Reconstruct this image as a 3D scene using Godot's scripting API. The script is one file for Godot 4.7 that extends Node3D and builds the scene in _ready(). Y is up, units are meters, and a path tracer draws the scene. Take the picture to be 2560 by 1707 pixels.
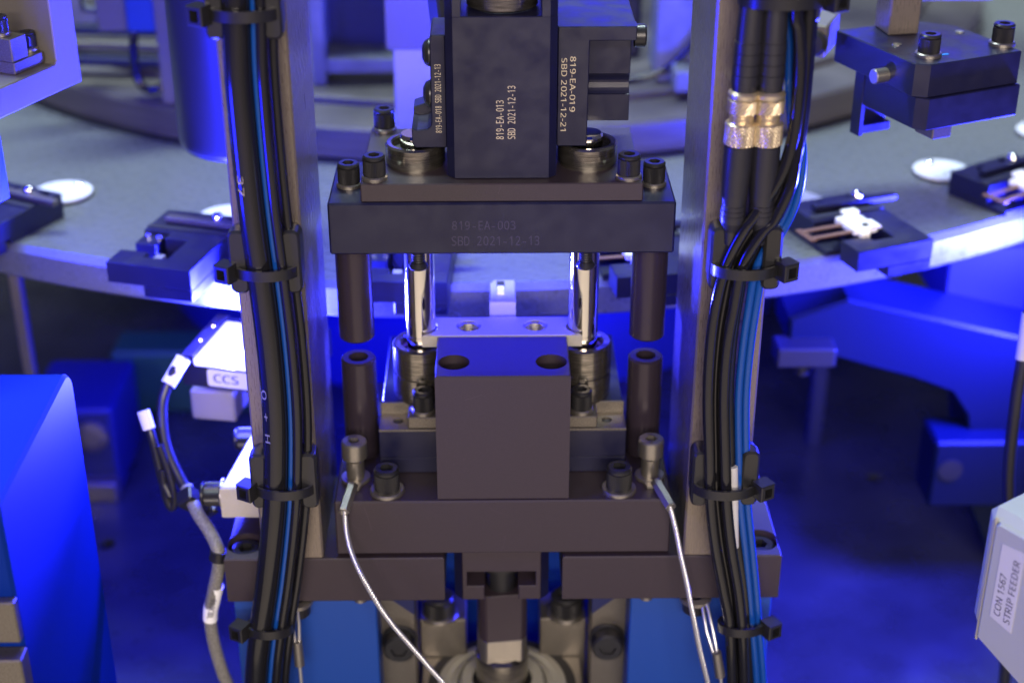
extends Node3D

const U := 0.001                       # shapes are written in millimetres
const AXIS := Vector3(-15, 47, -578)   # axis of the rotary table, at the height of its top
var taken := {}
var mats := {}
var rng := RandomNumberGenerator.new()


# ---------------------------------------------------------------- mesh building
class MB:
	var st := SurfaceTool.new()
	var xf := Transform3D()
	var origin := Vector3.ZERO
	func _init(o := Vector3.ZERO) -> void:
		origin = o
		xf = Transform3D(Basis(), -o)
		st.begin(Mesh.PRIMITIVE_TRIANGLES)
	func tri(a: Vector3, b: Vector3, c: Vector3, na: Vector3, nb: Vector3, nc: Vector3) -> void:
		var m := na + nb + nc
		if (b - a).cross(c - a).dot(m) > 0.0:
			var t := b; b = c; c = t
			t = nb; nb = nc; nc = t
		var ps := [a, b, c]
		var ns := [na, nb, nc]
		for k in 3:
			st.set_normal((xf.basis * ns[k]).normalized())
			st.add_vertex(xf * ps[k] * U)
	func quad(a: Vector3, b: Vector3, c: Vector3, d: Vector3, n: Vector3) -> void:
		tri(a, b, c, n, n, n)
		tri(a, c, d, n, n, n)
	func box(lo: Vector3, hi: Vector3, c := 0.4) -> MB:
		# a block with chamfered edges
		var m := (lo + hi) / 2.0
		var h := (hi - lo).abs() / 2.0
		c = minf(c, minf(h.x, minf(h.y, h.z)) * 0.5)
		var p := func(s: Vector3, ax: int) -> Vector3:
			var q := Vector3(h.x - c, h.y - c, h.z - c)
			q[ax] = h[ax]
			return m + q * s
		for ax in 3:
			var u := (ax + 1) % 3
			var w := (ax + 2) % 3
			for s in [-1.0, 1.0]:
				var n := Vector3.ZERO
				n[ax] = s
				var k := []
				for e in [[-1.0, -1.0], [1.0, -1.0], [1.0, 1.0], [-1.0, 1.0]]:
					var sg := Vector3.ONE
					sg[ax] = s; sg[u] = e[0]; sg[w] = e[1]
					k.append(p.call(sg, ax))
				quad(k[0], k[1], k[2], k[3], n)
				# edges between face ax and face u
				for s2 in [-1.0, 1.0]:
					var sa := Vector3.ONE; sa[ax] = s; sa[u] = s2; sa[w] = -1.0
					var sb := sa; sb[w] = 1.0
					var ne := n; ne[u] = s2
					quad(p.call(sa, ax), p.call(sb, ax), p.call(sb, u), p.call(sa, u), ne.normalized())
		for sx in [-1.0, 1.0]:
			for sy in [-1.0, 1.0]:
				for sz in [-1.0, 1.0]:
					var s := Vector3(sx, sy, sz)
					tri(p.call(s, 0), p.call(s, 1), p.call(s, 2), s.normalized(), s.normalized(), s.normalized())
		return self
	func at(b: Basis, v: Vector2, w: float) -> Vector3:
		return b * Vector3(v.x, w, v.y)
	func prism(poly: PackedVector2Array, w0: float, w1: float, c := 0.3, holes := [], b := Basis(), smooth := false) -> MB:
		# a straight-sided solid over poly, from w0 to w1 along the second axis of b; holes: polygons [points, depth]
		var n := poly.size()
		var area := 0.0
		for i in n:
			area += poly[i].cross(poly[(i + 1) % n])
		if area < 0.0:
			poly.reverse()
		var nor := []
		for i in n:
			var d := (poly[(i + 1) % n] - poly[i]).normalized()
			nor.append(Vector2(d.y, -d.x))
		var ins := PackedVector2Array()
		var vn := []
		for i in n:
			var a: Vector2 = nor[(i + n - 1) % n]
			var e: Vector2 = nor[i]
			var k: Vector2 = (a + e) / maxf(0.35, 1.0 + a.dot(e))
			ins.append(poly[i] - k * c)
			vn.append((a + e).normalized())
		for i in n:
			var j := (i + 1) % n
			var ni: Vector2 = vn[i] if smooth else nor[i]
			var nj: Vector2 = vn[j] if smooth else nor[i]
			var a3 := at(b, ni, 0); var b3 := at(b, nj, 0)
			var lo := w0 + c
			var hi := w1 - c
			tri(at(b, poly[i], lo), at(b, poly[j], lo), at(b, poly[j], hi), a3, b3, b3)
			tri(at(b, poly[i], lo), at(b, poly[j], hi), at(b, poly[i], hi), a3, b3, a3)
			if c > 0.0:
				for s in [[hi, w1, 1.0], [lo, w0, -1.0]]:
					var na := (a3 + at(b, Vector2.ZERO, s[2])).normalized()
					var nb := (b3 + at(b, Vector2.ZERO, s[2])).normalized()
					tri(at(b, poly[i], s[0]), at(b, poly[j], s[0]), at(b, ins[j], s[1]), na, nb, nb)
					tri(at(b, poly[i], s[0]), at(b, ins[j], s[1]), at(b, ins[i], s[1]), na, nb, na)
		var cap := func(w: float, s: float, with_holes: bool) -> void:
			var nn := at(b, Vector2.ZERO, s)
			if with_holes and holes.size():
				var pts := PackedVector2Array()
				for i in n:
					var j := (i + 1) % n
					var steps := maxi(1, int(ins[i].distance_to(ins[j]) / 4.0))
					for k in steps:
						pts.append(ins[i].lerp(ins[j], float(k) / steps))
				for h in holes:
					pts.append_array(h[0])
				var tr := Geometry2D.triangulate_delaunay(pts)
				for k in range(0, tr.size(), 3):
					var g := (pts[tr[k]] + pts[tr[k + 1]] + pts[tr[k + 2]]) / 3.0
					var keep := Geometry2D.is_point_in_polygon(g, ins)
					for h in holes:
						keep = keep and not Geometry2D.is_point_in_polygon(g, h[0])
					if keep:
						tri(at(b, pts[tr[k]], w), at(b, pts[tr[k + 1]], w), at(b, pts[tr[k + 2]], w), nn, nn, nn)
			else:
				var tr := Geometry2D.triangulate_polygon(ins)
				for k in range(0, tr.size(), 3):
					tri(at(b, ins[tr[k]], w), at(b, ins[tr[k + 1]], w), at(b, ins[tr[k + 2]], w), nn, nn, nn)
		cap.call(w1, 1.0, true)
		cap.call(w0, -1.0, holes.any(func(h): return h[1] >= w1 - w0))
		for h in holes:
			var hp: PackedVector2Array = h[0]
			var deep: float = minf(h[1], w1 - w0)
			var ctr := Vector2.ZERO
			for q in hp:
				ctr += q / hp.size()
			for i in hp.size():
				var q0 := hp[i]; var q1 := hp[(i + 1) % hp.size()]
				var d := (q1 - q0).normalized()
				var nn := Vector2(d.y, -d.x)
				if nn.dot(ctr - q0) < 0.0:
					nn = -nn
				var n0 := (ctr - q0).normalized() if hp.size() > 12 else nn
				var n1 := (ctr - q1).normalized() if hp.size() > 12 else nn
				tri(at(b, q0, w1), at(b, q1, w1), at(b, q1, w1 - deep), at(b, n0, 0), at(b, n1, 0), at(b, n1, 0))
				tri(at(b, q0, w1), at(b, q1, w1 - deep), at(b, q0, w1 - deep), at(b, n0, 0), at(b, n1, 0), at(b, n0, 0))
				if h[1] < w1 - w0:
					var up := at(b, Vector2.ZERO, 1.0)
					tri(at(b, q0, w1 - deep), at(b, q1, w1 - deep), at(b, ctr, w1 - deep), up, up, up)
		return self
	func lathe(o: Vector3, prof: Array, seg := 48, b := Basis()) -> MB:
		# rings of radius prof[i].x at height prof[i].y along the second axis of b; every band has its own hard edge
		for k in prof.size() - 1:
			var p: Vector2 = prof[k]
			var q: Vector2 = prof[k + 1]
			if p.is_equal_approx(q):
				continue
			var d := (q - p).normalized()
			var nr := Vector2(d.y, -d.x)
			for i in seg:
				var t0 := TAU * i / seg
				var t1 := TAU * (i + 1) / seg
				var e0 := Vector3(cos(t0), 0, sin(t0))
				var e1 := Vector3(cos(t1), 0, sin(t1))
				var n0 := b * (e0 * nr.x + Vector3.UP * nr.y)
				var n1 := b * (e1 * nr.x + Vector3.UP * nr.y)
				var a := o + b * (e0 * p.x + Vector3.UP * p.y)
				var c := o + b * (e1 * p.x + Vector3.UP * p.y)
				var f := o + b * (e1 * q.x + Vector3.UP * q.y)
				var g := o + b * (e0 * q.x + Vector3.UP * q.y)
				if p.x > 0.0:
					tri(a, c, f, n0, n1, n1)
				if q.x > 0.0:
					tri(a, f, g, n0, n1, n0)
		return self
	func tube(pts: Array, r, seg := 14, caps := true) -> MB:
		# r is a number or a list of one radius per point
		var n := pts.size()
		var up := Vector3.UP
		var rings := []
		var nors := []
		for i in n:
			var t: Vector3 = (pts[mini(i + 1, n - 1)] - pts[maxi(i - 1, 0)]).normalized()
			if i == 0:
				up = Vector3.RIGHT if absf(t.x) < 0.8 else Vector3.BACK
			up = (up - t * up.dot(t)).normalized()
			var sd := t.cross(up)
			var rr: float = r[i] if r is Array else r
			var ring := []
			var nn := []
			for k in seg:
				var a := TAU * k / seg
				var e := up * cos(a) + sd * sin(a)
				ring.append(pts[i] + e * rr)
				nn.append(e)
			rings.append(ring)
			nors.append(nn)
		for i in n - 1:
			for k in seg:
				var l := (k + 1) % seg
				tri(rings[i][k], rings[i][l], rings[i + 1][l], nors[i][k], nors[i][l], nors[i + 1][l])
				tri(rings[i][k], rings[i + 1][l], rings[i + 1][k], nors[i][k], nors[i + 1][l], nors[i + 1][k])
		if caps:
			for e in [0, n - 1]:
				var nn: Vector3 = (pts[e] - pts[1 if e == 0 else n - 2]).normalized()
				for k in seg:
					tri(pts[e], rings[e][k], rings[e][(k + 1) % seg], nn, nn, nn)
		return self
	func mesh() -> ArrayMesh:
		return st.commit()


func circle(r: float, n := 40, c := Vector2.ZERO, ry := -1.0) -> PackedVector2Array:
	var p := PackedVector2Array()
	for i in n:
		p.append(c + Vector2(cos(TAU * i / n) * r, sin(TAU * i / n) * (r if ry < 0.0 else ry)))
	return p


func rect(x0: float, x1: float, y0: float, y1: float) -> PackedVector2Array:
	return PackedVector2Array([Vector2(x0, y0), Vector2(x1, y0), Vector2(x1, y1), Vector2(x0, y1)])


func rounded(x0: float, x1: float, y0: float, y1: float, r: float, n := 6) -> PackedVector2Array:
	var p := PackedVector2Array()
	for k in 4:
		var c := Vector2(x1 - r if k in [0, 3] else x0 + r, y1 - r if k < 2 else y0 + r)
		for i in n + 1:
			var a := PI / 2 * (k + float(i) / n)
			p.append(c + Vector2(cos(a), sin(a)) * r)
	return p


func smooth_line(ctrl: Array, per := 6) -> Array:
	var out := []
	var n := ctrl.size()
	for i in n - 1:
		var a: Vector3 = ctrl[maxi(i - 1, 0)]
		var b: Vector3 = ctrl[i]
		var c: Vector3 = ctrl[i + 1]
		var d: Vector3 = ctrl[mini(i + 2, n - 1)]
		for k in per:
			out.append(b.cubic_interpolate(c, a, d, float(k) / per))
	out.append(ctrl[n - 1])
	return out


const FRONT := Basis(Vector3.RIGHT, Vector3.BACK, Vector3.UP)      # outlines in x and y, pulled along z
const SIDE := Basis(Vector3.BACK, Vector3.RIGHT, Vector3.UP)       # outlines in z and y, pulled along x


# ---------------------------------------------------------------- naming and placing
func numbered(called: String) -> String:
	var k: int = taken.get(called, 0)
	taken[called] = k + 1
	return called if k == 0 else "%s_%03d" % [called, k]


func tag(o: Node, label: String, category: String, group := "") -> Node:
	o.set_meta("label", label)
	o.set_meta("category", category)
	if group:
		o.set_meta("group", group)
	return o


func thing(called: String, label: String, category: String, at := Vector3.ZERO, turn := 0.0, group := "") -> Node3D:
	var o := Node3D.new()
	o.name = numbered(called)
	add_child(o)
	o.position = at * U
	o.rotation.y = deg_to_rad(turn)
	tag(o, label, category, group)
	return o


func part(parent: Node3D, called: String, mb: MB, m: Material, label := "") -> MeshInstance3D:
	var o := MeshInstance3D.new()
	o.name = called
	o.mesh = mb.mesh()
	o.material_override = m
	parent.add_child(o, true)
	if label:
		o.set_meta("label", label)
	return o


func solo(called: String, mb: MB, m: Material, label: String, category: String, group := "") -> MeshInstance3D:
	var o := MeshInstance3D.new()
	o.name = numbered(called)
	o.mesh = mb.mesh()
	o.material_override = m
	o.position = mb.origin * U
	add_child(o)
	tag(o, label, category, group)
	return o


func struct(called: String, mb: MB, m: Material, parent: Node = self) -> MeshInstance3D:
	var o := MeshInstance3D.new()
	o.name = numbered(called) if parent == self else called
	o.mesh = mb.mesh()
	o.material_override = m
	o.position = mb.origin * U
	parent.add_child(o, true)
	if parent == self:
		o.set_meta("kind", "structure")
	return o


func dup(src: Node3D, label: String, at: Vector3, rot := Vector3.ZERO) -> Node3D:
	var called := String(src.name).rstrip("0123456789").trim_suffix("_")
	var o: Node3D = src.duplicate()
	o.name = numbered(called)
	add_child(o)
	o.position = at * U
	o.rotation_degrees = rot
	o.set_meta("label", label)
	return o


func lettering(parent: Node3D, words: String, at: Vector3, right: Vector3, up: Vector3, wide: float, tall: float, m: Material, font := "Droid Sans Mono", called := "lettering") -> void:
	# words of that width and capital height (mm), centred at a point of the parent's own axes
	var t := TextMesh.new()
	var f := SystemFont.new()
	f.font_names = PackedStringArray([font])
	t.font = f
	t.text = words
	t.font_size = 32
	t.pixel_size = 0.001
	t.depth = 0.004
	t.curve_step = 1.0
	t.horizontal_alignment = HORIZONTAL_ALIGNMENT_CENTER
	t.vertical_alignment = VERTICAL_ALIGNMENT_CENTER
	var box := t.get_aabb()
	var o := MeshInstance3D.new()
	o.name = called
	o.mesh = t
	o.material_override = m
	var k := Vector3(wide * U / box.size.x, tall * U / box.size.y, 0.02)
	var n := right.cross(up)
	o.basis = Basis(right * k.x, up * k.y, n * k.z)
	o.position = at * U - o.basis * Vector3(box.get_center().x, box.get_center().y, 0)
	parent.add_child(o, true)


# ---------------------------------------------------------------- materials
func noise(freq: float, lo: float, hi: float, kind := FastNoiseLite.TYPE_SIMPLEX_SMOOTH, size := 256, octaves := 4, sd := 1) -> NoiseTexture2D:
	var n := FastNoiseLite.new()
	n.noise_type = kind
	n.frequency = freq
	n.fractal_octaves = octaves
	n.seed = sd
	var t := NoiseTexture2D.new()
	t.noise = n
	t.width = size
	t.height = size
	t.seamless = true
	var g := Gradient.new()
	g.set_color(0, Color(lo, lo, lo))
	g.set_color(1, Color(hi, hi, hi))
	t.color_ramp = g
	return t


func lin(r: float, g: float, b: float) -> Color:
	return Color(r, g, b).linear_to_srgb()


func mat(called: String, c: Color, rough: float, metal := 0.0, tex: Texture2D = null, scale := Vector3.ONE * 40.0, rough_tex: Texture2D = null) -> StandardMaterial3D:
	var m := StandardMaterial3D.new()
	m.resource_name = called
	m.albedo_color = c.linear_to_srgb()
	m.roughness = rough
	m.metallic = metal
	if tex or rough_tex:
		m.uv1_triplanar = true
		m.uv1_world_triplanar = true
		m.uv1_scale = scale
		m.albedo_texture = tex
		if rough_tex:
			m.roughness_texture = rough_tex
			m.roughness_texture_channel = BaseMaterial3D.TEXTURE_CHANNEL_RED
	mats[called] = m
	return m


func scuffs() -> ImageTexture:
	# grain with sparse specks and short scratches, as machined black anodising wears
	var n := 1024
	var im := Image.create(n, n, false, Image.FORMAT_RGB8)
	for y in n:
		for x in n:
			var v := 0.56 + 0.16 * rng.randf()
			im.set_pixel(x, y, Color(v, v, v))
	for k in 260:
		var x := rng.randi() % n
		var y := rng.randi() % n
		im.fill_rect(Rect2i(x, y, 1 + rng.randi() % 2, 1 + rng.randi() % 2), Color(0.95, 0.92, 0.9))
	for k in 26:
		var p := Vector2(rng.randf() * n, rng.randf() * n)
		var a := rng.randf() * TAU
		var bend := rng.randf_range(-0.006, 0.006)
		var v := rng.randf_range(0.78, 0.95)
		for i in rng.randi_range(15, 110):
			p += Vector2(cos(a), sin(a))
			a += bend
			im.set_pixel(posmod(int(p.x), n), posmod(int(p.y), n), Color(v, v, v))
	im.generate_mipmaps()
	return ImageTexture.create_from_image(im)


func make_materials() -> void:
	var grain := noise(0.12, 0.5, 1.0, FastNoiseLite.TYPE_SIMPLEX_SMOOTH, 256, 5, 3)
	var fine := noise(0.3, 0.3, 1.0, FastNoiseLite.TYPE_VALUE, 256, 3, 5)
	var cloud := noise(0.012, 0.74, 1.0, FastNoiseLite.TYPE_SIMPLEX_SMOOTH, 512, 6, 7)
	var soft := noise(0.2, 0.8, 1.0, FastNoiseLite.TYPE_SIMPLEX_SMOOTH, 256, 4, 9)
	var scuffed := scuffs()
	var worn := noise(0.02, 0.55, 1.0, FastNoiseLite.TYPE_SIMPLEX_SMOOTH, 512, 6, 11)
	mat("anodised_blue_lit", Color(0.013, 0.014, 0.070), 0.5, 0.0, scuffed, Vector3(8, 8, 8), worn)  # blue lamp light on black anodising is put into the colour
	mat("anodised_warm_lit", Color(0.064, 0.043, 0.062), 0.48, 0.0, scuffed, Vector3(7, 7, 7))  # the same black anodising, tinted for the warm light on it
	mat("anodised_edge", Color(0.2, 0.18, 0.17), 0.5, 0.6)
	mat("screw_black", Color(0.022, 0.022, 0.025), 0.32, 0.4)
	mat("chrome", Color(0.86, 0.83, 0.76), 0.08, 1.0)
	mat("ground_steel", Color(0.72, 0.67, 0.58), 0.22, 0.95, fine, Vector3(4, 90, 4))
	mat("bar_aluminium", Color(0.52, 0.5, 0.48), 0.45, 0.6, soft, Vector3(20, 120, 120))
	mat("rail_steel", Color(0.32, 0.29, 0.25), 0.4, 0.8, grain, Vector3(60, 60, 60))
	mat("post_steel", Color(0.22, 0.185, 0.155), 0.4, 0.45, soft, Vector3(140, 10, 140), worn)
	mat("washer_steel", Color(0.6, 0.56, 0.5), 0.35, 0.9, grain, Vector3(80, 80, 80))
	mat("table_steel", Color(0.24, 0.255, 0.25), 0.4, 0.5, soft, Vector3(9, 9, 60), worn)
	mat("hub_steel", Color(0.15, 0.135, 0.12), 0.42, 0.4, cloud, Vector3(3, 40, 3))
	mat("bench_steel", Color(0.072, 0.080, 0.095), 0.38, 0.55, cloud, Vector3(2.2, 2.2, 2.2), worn)
	mat("frame_aluminium", Color(0.18, 0.165, 0.145), 0.5, 0.4, soft, Vector3(50, 50, 50))
	mat("pale_panel", Color(0.24, 0.26, 0.26), 0.6, 0.2, cloud, Vector3(6, 6, 6))
	mat("cable_black", Color(0.008, 0.008, 0.010), 0.12)
	mat("sleeve_black", Color(0.012, 0.012, 0.018), 0.36)
	mat("tie_black", Color(0.012, 0.012, 0.014), 0.3)
	mat("cable_blue", Color(0.004, 0.045, 0.24), 0.2)
	mat("pin_bronze", Color(0.032, 0.024, 0.036), 0.25, 0.3)
	mat("cable_grey", Color(0.28, 0.27, 0.25), 0.5, 0.0, grain, Vector3(30, 30, 30))
	mat("wire_steel", Color(0.62, 0.62, 0.62), 0.3, 0.85)
	mat("brass", Color(0.62, 0.52, 0.36), 0.34, 0.85)
	mat("white_print", Color(0.75, 0.75, 0.76), 0.55)
	mat("white_plastic", Color(0.8, 0.79, 0.74), 0.45)
	mat("disc_white", Color(0.58, 0.58, 0.58), 0.5)
	mat("yellow_print", Color(0.3, 0.26, 0.02), 0.6)
	mat("pale_print", Color(0.13, 0.13, 0.14), 0.6)
	mat("dull_paper", Color(0.4, 0.4, 0.42), 0.6)
	mat("engraving", Color(0.42, 0.36, 0.27), 0.6)
	mat("faint_engraving", Color(0.026, 0.022, 0.058), 0.7)
	mat("ink", Color(0.02, 0.02, 0.05), 0.6)
	mat("copper", Color(0.22, 0.12, 0.06), 0.4, 0.5)
	mat("blue_paint", Color(0.004, 0.04, 0.24), 0.45)
	mat("blue_dark", Color(0.005, 0.008, 0.06), 0.5)
	mat("bluelit_drum", Color(0.004, 0.010, 0.30), 0.6)  # blue tint stands for the blue light under the table
	mat("blue_cast", Color(0.002, 0.005, 0.022), 0.45)
	mat("marker_blue", Color(0.01, 0.2, 0.75), 0.5)
	mat("blue_box", Color(0.001, 0.016, 0.17), 0.6)
	mats.blue_box.metallic_specular = 0.2
	mats.blue_cast.metallic_specular = 0.3
	mat("grey_housing", Color(0.27, 0.285, 0.30), 0.5)
	mat("bracket_aluminium", Color(0.6, 0.56, 0.5), 0.5, 0.4, soft, Vector3(50, 50, 50))
	mat("ring_plastic", Color(0.3, 0.29, 0.24), 0.4)
	mat("dark", Color(0.012, 0.012, 0.014), 0.5)
	mat("green_dark", Color(0.01, 0.06, 0.03), 0.5)
	mat("unseen_floor", Color(0.62, 0.54, 0.43), 0.6)
	mat("pink_board", Color(0.2, 0.16, 0.17), 0.6)
	var lamp := mat("lamp_glow", Color(0.1, 0.1, 0.2), 0.5)
	lamp.emission_enabled = true
	lamp.emission = lin(0.30, 0.30, 1.0)
	lamp.emission_energy_multiplier = 5.0
	var tube_glow := mat("tube_glow", Color(0.1, 0.1, 0.2), 0.5)
	tube_glow.emission_enabled = true
	tube_glow.emission = lin(0.10, 0.08, 1.0)
	tube_glow.emission_energy_multiplier = 2.0
	var room_glow := mat("room_glow", Color(0.4, 0.4, 0.4), 0.5)
	room_glow.emission_enabled = true
	room_glow.emission = lin(0.85, 1.0, 0.98)
	room_glow.emission_energy_multiplier = 1.5


# ---------------------------------------------------------------- light
func area(called: String, at: Vector3, aim: Vector3, size: Vector2, c: Color, energy: float) -> AreaLight3D:
	var l := AreaLight3D.new()
	l.name = called
	l.area_size = size * U
	l.area_normalize_energy = true
	l.light_color = c.linear_to_srgb()
	l.light_energy = energy
	l.area_range = 5.0
	l.shadow_enabled = true
	add_child(l)
	var up := Vector3.UP if absf((aim - at).normalized().y) < 0.98 else Vector3.FORWARD
	l.look_at_from_position(at * U, aim * U, up)
	return l


func lamp_housing(called: String, label: String, at: Vector3, aim: Vector3, size: Vector2, glow: Material) -> Node3D:
	# a lamp with a dark case and a glowing front; the light itself sits just before the glass
	var t := thing(called, label, "lamp", at)
	var up := Vector3.UP if absf((aim - at).normalized().y) < 0.98 else Vector3.FORWARD
	t.look_at_from_position(at * U, aim * U, up)
	part(t, "case", MB.new().box(Vector3(-size.x / 2 - 4, -size.y / 2 - 4, 1), Vector3(size.x / 2 + 4, size.y / 2 + 4, 16), 1.0), mats.dark)
	part(t, "diffuser", MB.new().box(Vector3(-size.x / 2, -size.y / 2, 0), Vector3(size.x / 2, size.y / 2, 2), 0.3), glow)
	return t


const BLUE := Color(0.008, 0.010, 1.0)


func lights() -> void:
	# the panel lamp beside the left post
	area("panel_lamp_light", Vector3(-105, 21.6, -92), Vector3(-103, 70, -78), Vector2(40, 32), Color(0.030, 0.034, 1.0), 3.0)
	area("bar_lamp_light", Vector3(-100, 17.5, -72.4), Vector3(-95, 0, -20), Vector2(40, 4), Color(0.030, 0.034, 1.0), 0.16)
	# an unseen lamp past the right edge, placed to light the rim
	area("panel_lamp_light_001", Vector3(282, 36, -120), Vector3(170, 42, -140), Vector2(60, 26), Color(0.030, 0.034, 1.0), 1.3)
	# unseen blue lamps over, under and beside the table
	area("unseen_strip_light", Vector3(0, 275, -455), Vector3(0, 60, -40), Vector2(800, 44), BLUE, 0.08)  # out of view above, placed for a blue sheen on black tops
	area("unseen_strip_light_001", Vector3(-60, 20, -215), Vector3(-60, -150, -265), Vector2(640, 30), BLUE, 0.22)  # unseen under the table, placed to light the bed and drum
	area("panel_lamp_light_002", Vector3(-310, 190, -60), Vector3(-30, 60, -40), Vector2(120, 60), BLUE, 0.12)  # out of view, placed to light the left of the press
	area("unseen_strip_light_002", Vector3(0, 88.2, -68), Vector3(0, 30, -64), Vector2(100, 6), BLUE, 0.014)  # unseen behind the upper plate, placed to turn the tops below blue
	area("panel_lamp_light_003", Vector3(-4, 150, -100), Vector3(-40, 100, -215), Vector2(40, 40), Color(0.030, 0.034, 1.0), 0.07)  # unseen behind the ram, placed to light the column
	area("panel_lamp_light_004", Vector3(-225, 80, 70), Vector3(-84, 55, 0), Vector2(50, 90), BLUE, 0.15)  # out of view, placed to put blue on the thick cable
	# unseen white lamps of the room
	area("unseen_room_light", Vector3(-100, 1500, -600), Vector3(0, 0, -300), Vector2(1500, 160), Color(0.78, 0.98, 1.0), 6.2)  # out of view overhead, lights the table top
	area("unseen_room_light_001", Vector3(150, 620, 1750), Vector3(0, 60, 0), Vector2(1500, 160), Color(1.0, 0.84, 0.70), 3.7)  # out of view behind the camera, placed to light the front faces
	area("unseen_room_light_002", Vector3(0, 1500, 2600), Vector3(0, -950, 2300), Vector2(2400, 300), Color(1.0, 0.86, 0.74), 9.0)  # out of view, placed to light the floor that the pins reflect


func view() -> void:
	var cam := Camera3D.new()
	cam.name = "Camera"
	add_child(cam)
	cam.position = Vector3(-3.1, 323.5, 493.6) * U
	cam.rotation_degrees = Vector3(-27.3, -0.75, 0)
	var at := CameraAttributesPhysical.new()
	at.frustum_focal_length = 53.88
	at.frustum_near = 0.05
	at.frustum_far = 20.0
	at.frustum_focus_distance = 0.553
	at.exposure_aperture = 6.3
	cam.attributes = at
	cam.keep_aspect = Camera3D.KEEP_HEIGHT
	cam.fov = 25.1
	cam.near = 0.05
	cam.far = 20.0
	cam.current = true
	var w := WorldEnvironment.new()
	w.name = "Surroundings"
	var e := Environment.new()
	e.background_mode = Environment.BG_COLOR
	e.background_color = lin(0.008, 0.014, 0.20)
	e.tonemap_mode = Environment.TONE_MAPPER_LINEAR
	e.tonemap_exposure = 0.92
	e.sdfgi_enabled = true
	e.ssao_enabled = true
	e.ssil_enabled = true
	w.environment = e
	add_child(w)


func _ready() -> void:
	rng.seed = 4
	view()
	lights()
	make_materials()
	setting()
	rotary_table()
	press_frame()
	lower_tool()
	upper_tool()
	drive()
	left_side()
	right_side()
	cables()
	backdrop()


# ---------------------------------------------------------------- setting
func setting() -> void:
	var holes := []
	for h in [Vector2(-212, -190), Vector2(-218, -268), Vector2(216, -250)]:
		holes.append([circle(5.0, 24, h), 8.0])
	struct("machine_bed", MB.new(Vector3(0, -170, -300)).prism(rect(-700, 700, -900, 120), -170, -150, 1.0, holes), mats.bench_steel)
	struct("floor", MB.new(Vector3(0, -960, 1500)).box(Vector3(-3000, -980, -1500), Vector3(3000, -950, 4500), 1.0), mats.unseen_floor)  # out of view, pale and warm so the chrome pins reflect it
	struct("wall", MB.new(Vector3(0, -150, -960)).box(Vector3(-700, -150, -960), Vector3(700, 330, -940), 1.0), mats.pale_panel)
	# unseen lamps placed for their light
	lamp_housing("unseen_panel_lamp", "unseen blue panel lamp past the right edge, lighting the rim", Vector3(283, 36, -120), Vector3(170, 42, -140), Vector2(60, 26), mats.lamp_glow)
	lamp_housing("unseen_strip_lamp", "unseen long blue strip lamp above the table, lighting the black tops", Vector3(0, 275.7, -456.4), Vector3(0, 60, -40), Vector2(800, 44), mats.tube_glow)
	lamp_housing("unseen_strip_lamp", "unseen slim blue lamp behind the upper plate, lighting the tool below", Vector3(0, 89.2, -68.1), Vector3(0, 30, -64), Vector2(100, 6), mats.tube_glow)
	lamp_housing("unseen_strip_lamp", "unseen blue strip lamp under the table, lighting the bed", Vector3(-60, 21, -214.8), Vector3(-60, -150, -265), Vector2(640, 30), mats.tube_glow)
	lamp_housing("unseen_panel_lamp", "unseen blue panel lamp behind the ram block, lighting the column", Vector3(-3.8, 150.2, -99.4), Vector3(-40, 100, -215), Vector2(40, 40), mats.lamp_glow)
	lamp_housing("unseen_panel_lamp", "unseen upright blue panel lamp, lighting the thick cable from the side", Vector3(-226, 80.1, 70.5), Vector3(-84, 55, 0), Vector2(50, 90), mats.tube_glow)
	lamp_housing("unseen_panel_lamp", "unseen blue panel lamp past the left edge, lighting the press", Vector3(-311, 190.4, -60), Vector3(-30, 60, -40), Vector2(120, 60), mats.tube_glow)
	lamp_housing("unseen_room_lamp", "unseen cool white lamp above the far half of the machine", Vector3(-100, 1502, -600), Vector3(0, 0, -300), Vector2(1500, 160), mats.room_glow)
	lamp_housing("unseen_room_lamp", "unseen white lamp behind the camera, lighting the front faces", Vector3(150, 620.6, 1752), Vector3(0, 60, 0), Vector2(1500, 160), mats.room_glow)
	lamp_housing("unseen_room_lamp", "unseen wide white lamp in front of the machine, lighting the floor", Vector3(0, 1502, 2600), Vector3(0, -950, 2300), Vector2(2400, 300), mats.room_glow)


# ---------------------------------------------------------------- rotary table with its nests
func radial(angle: float, r: float, y: float) -> Vector3:
	var a := deg_to_rad(angle)
	return Vector3(AXIS.x + sin(a) * r, y, AXIS.z + cos(a) * r)


var cap_heads := {}


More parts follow.
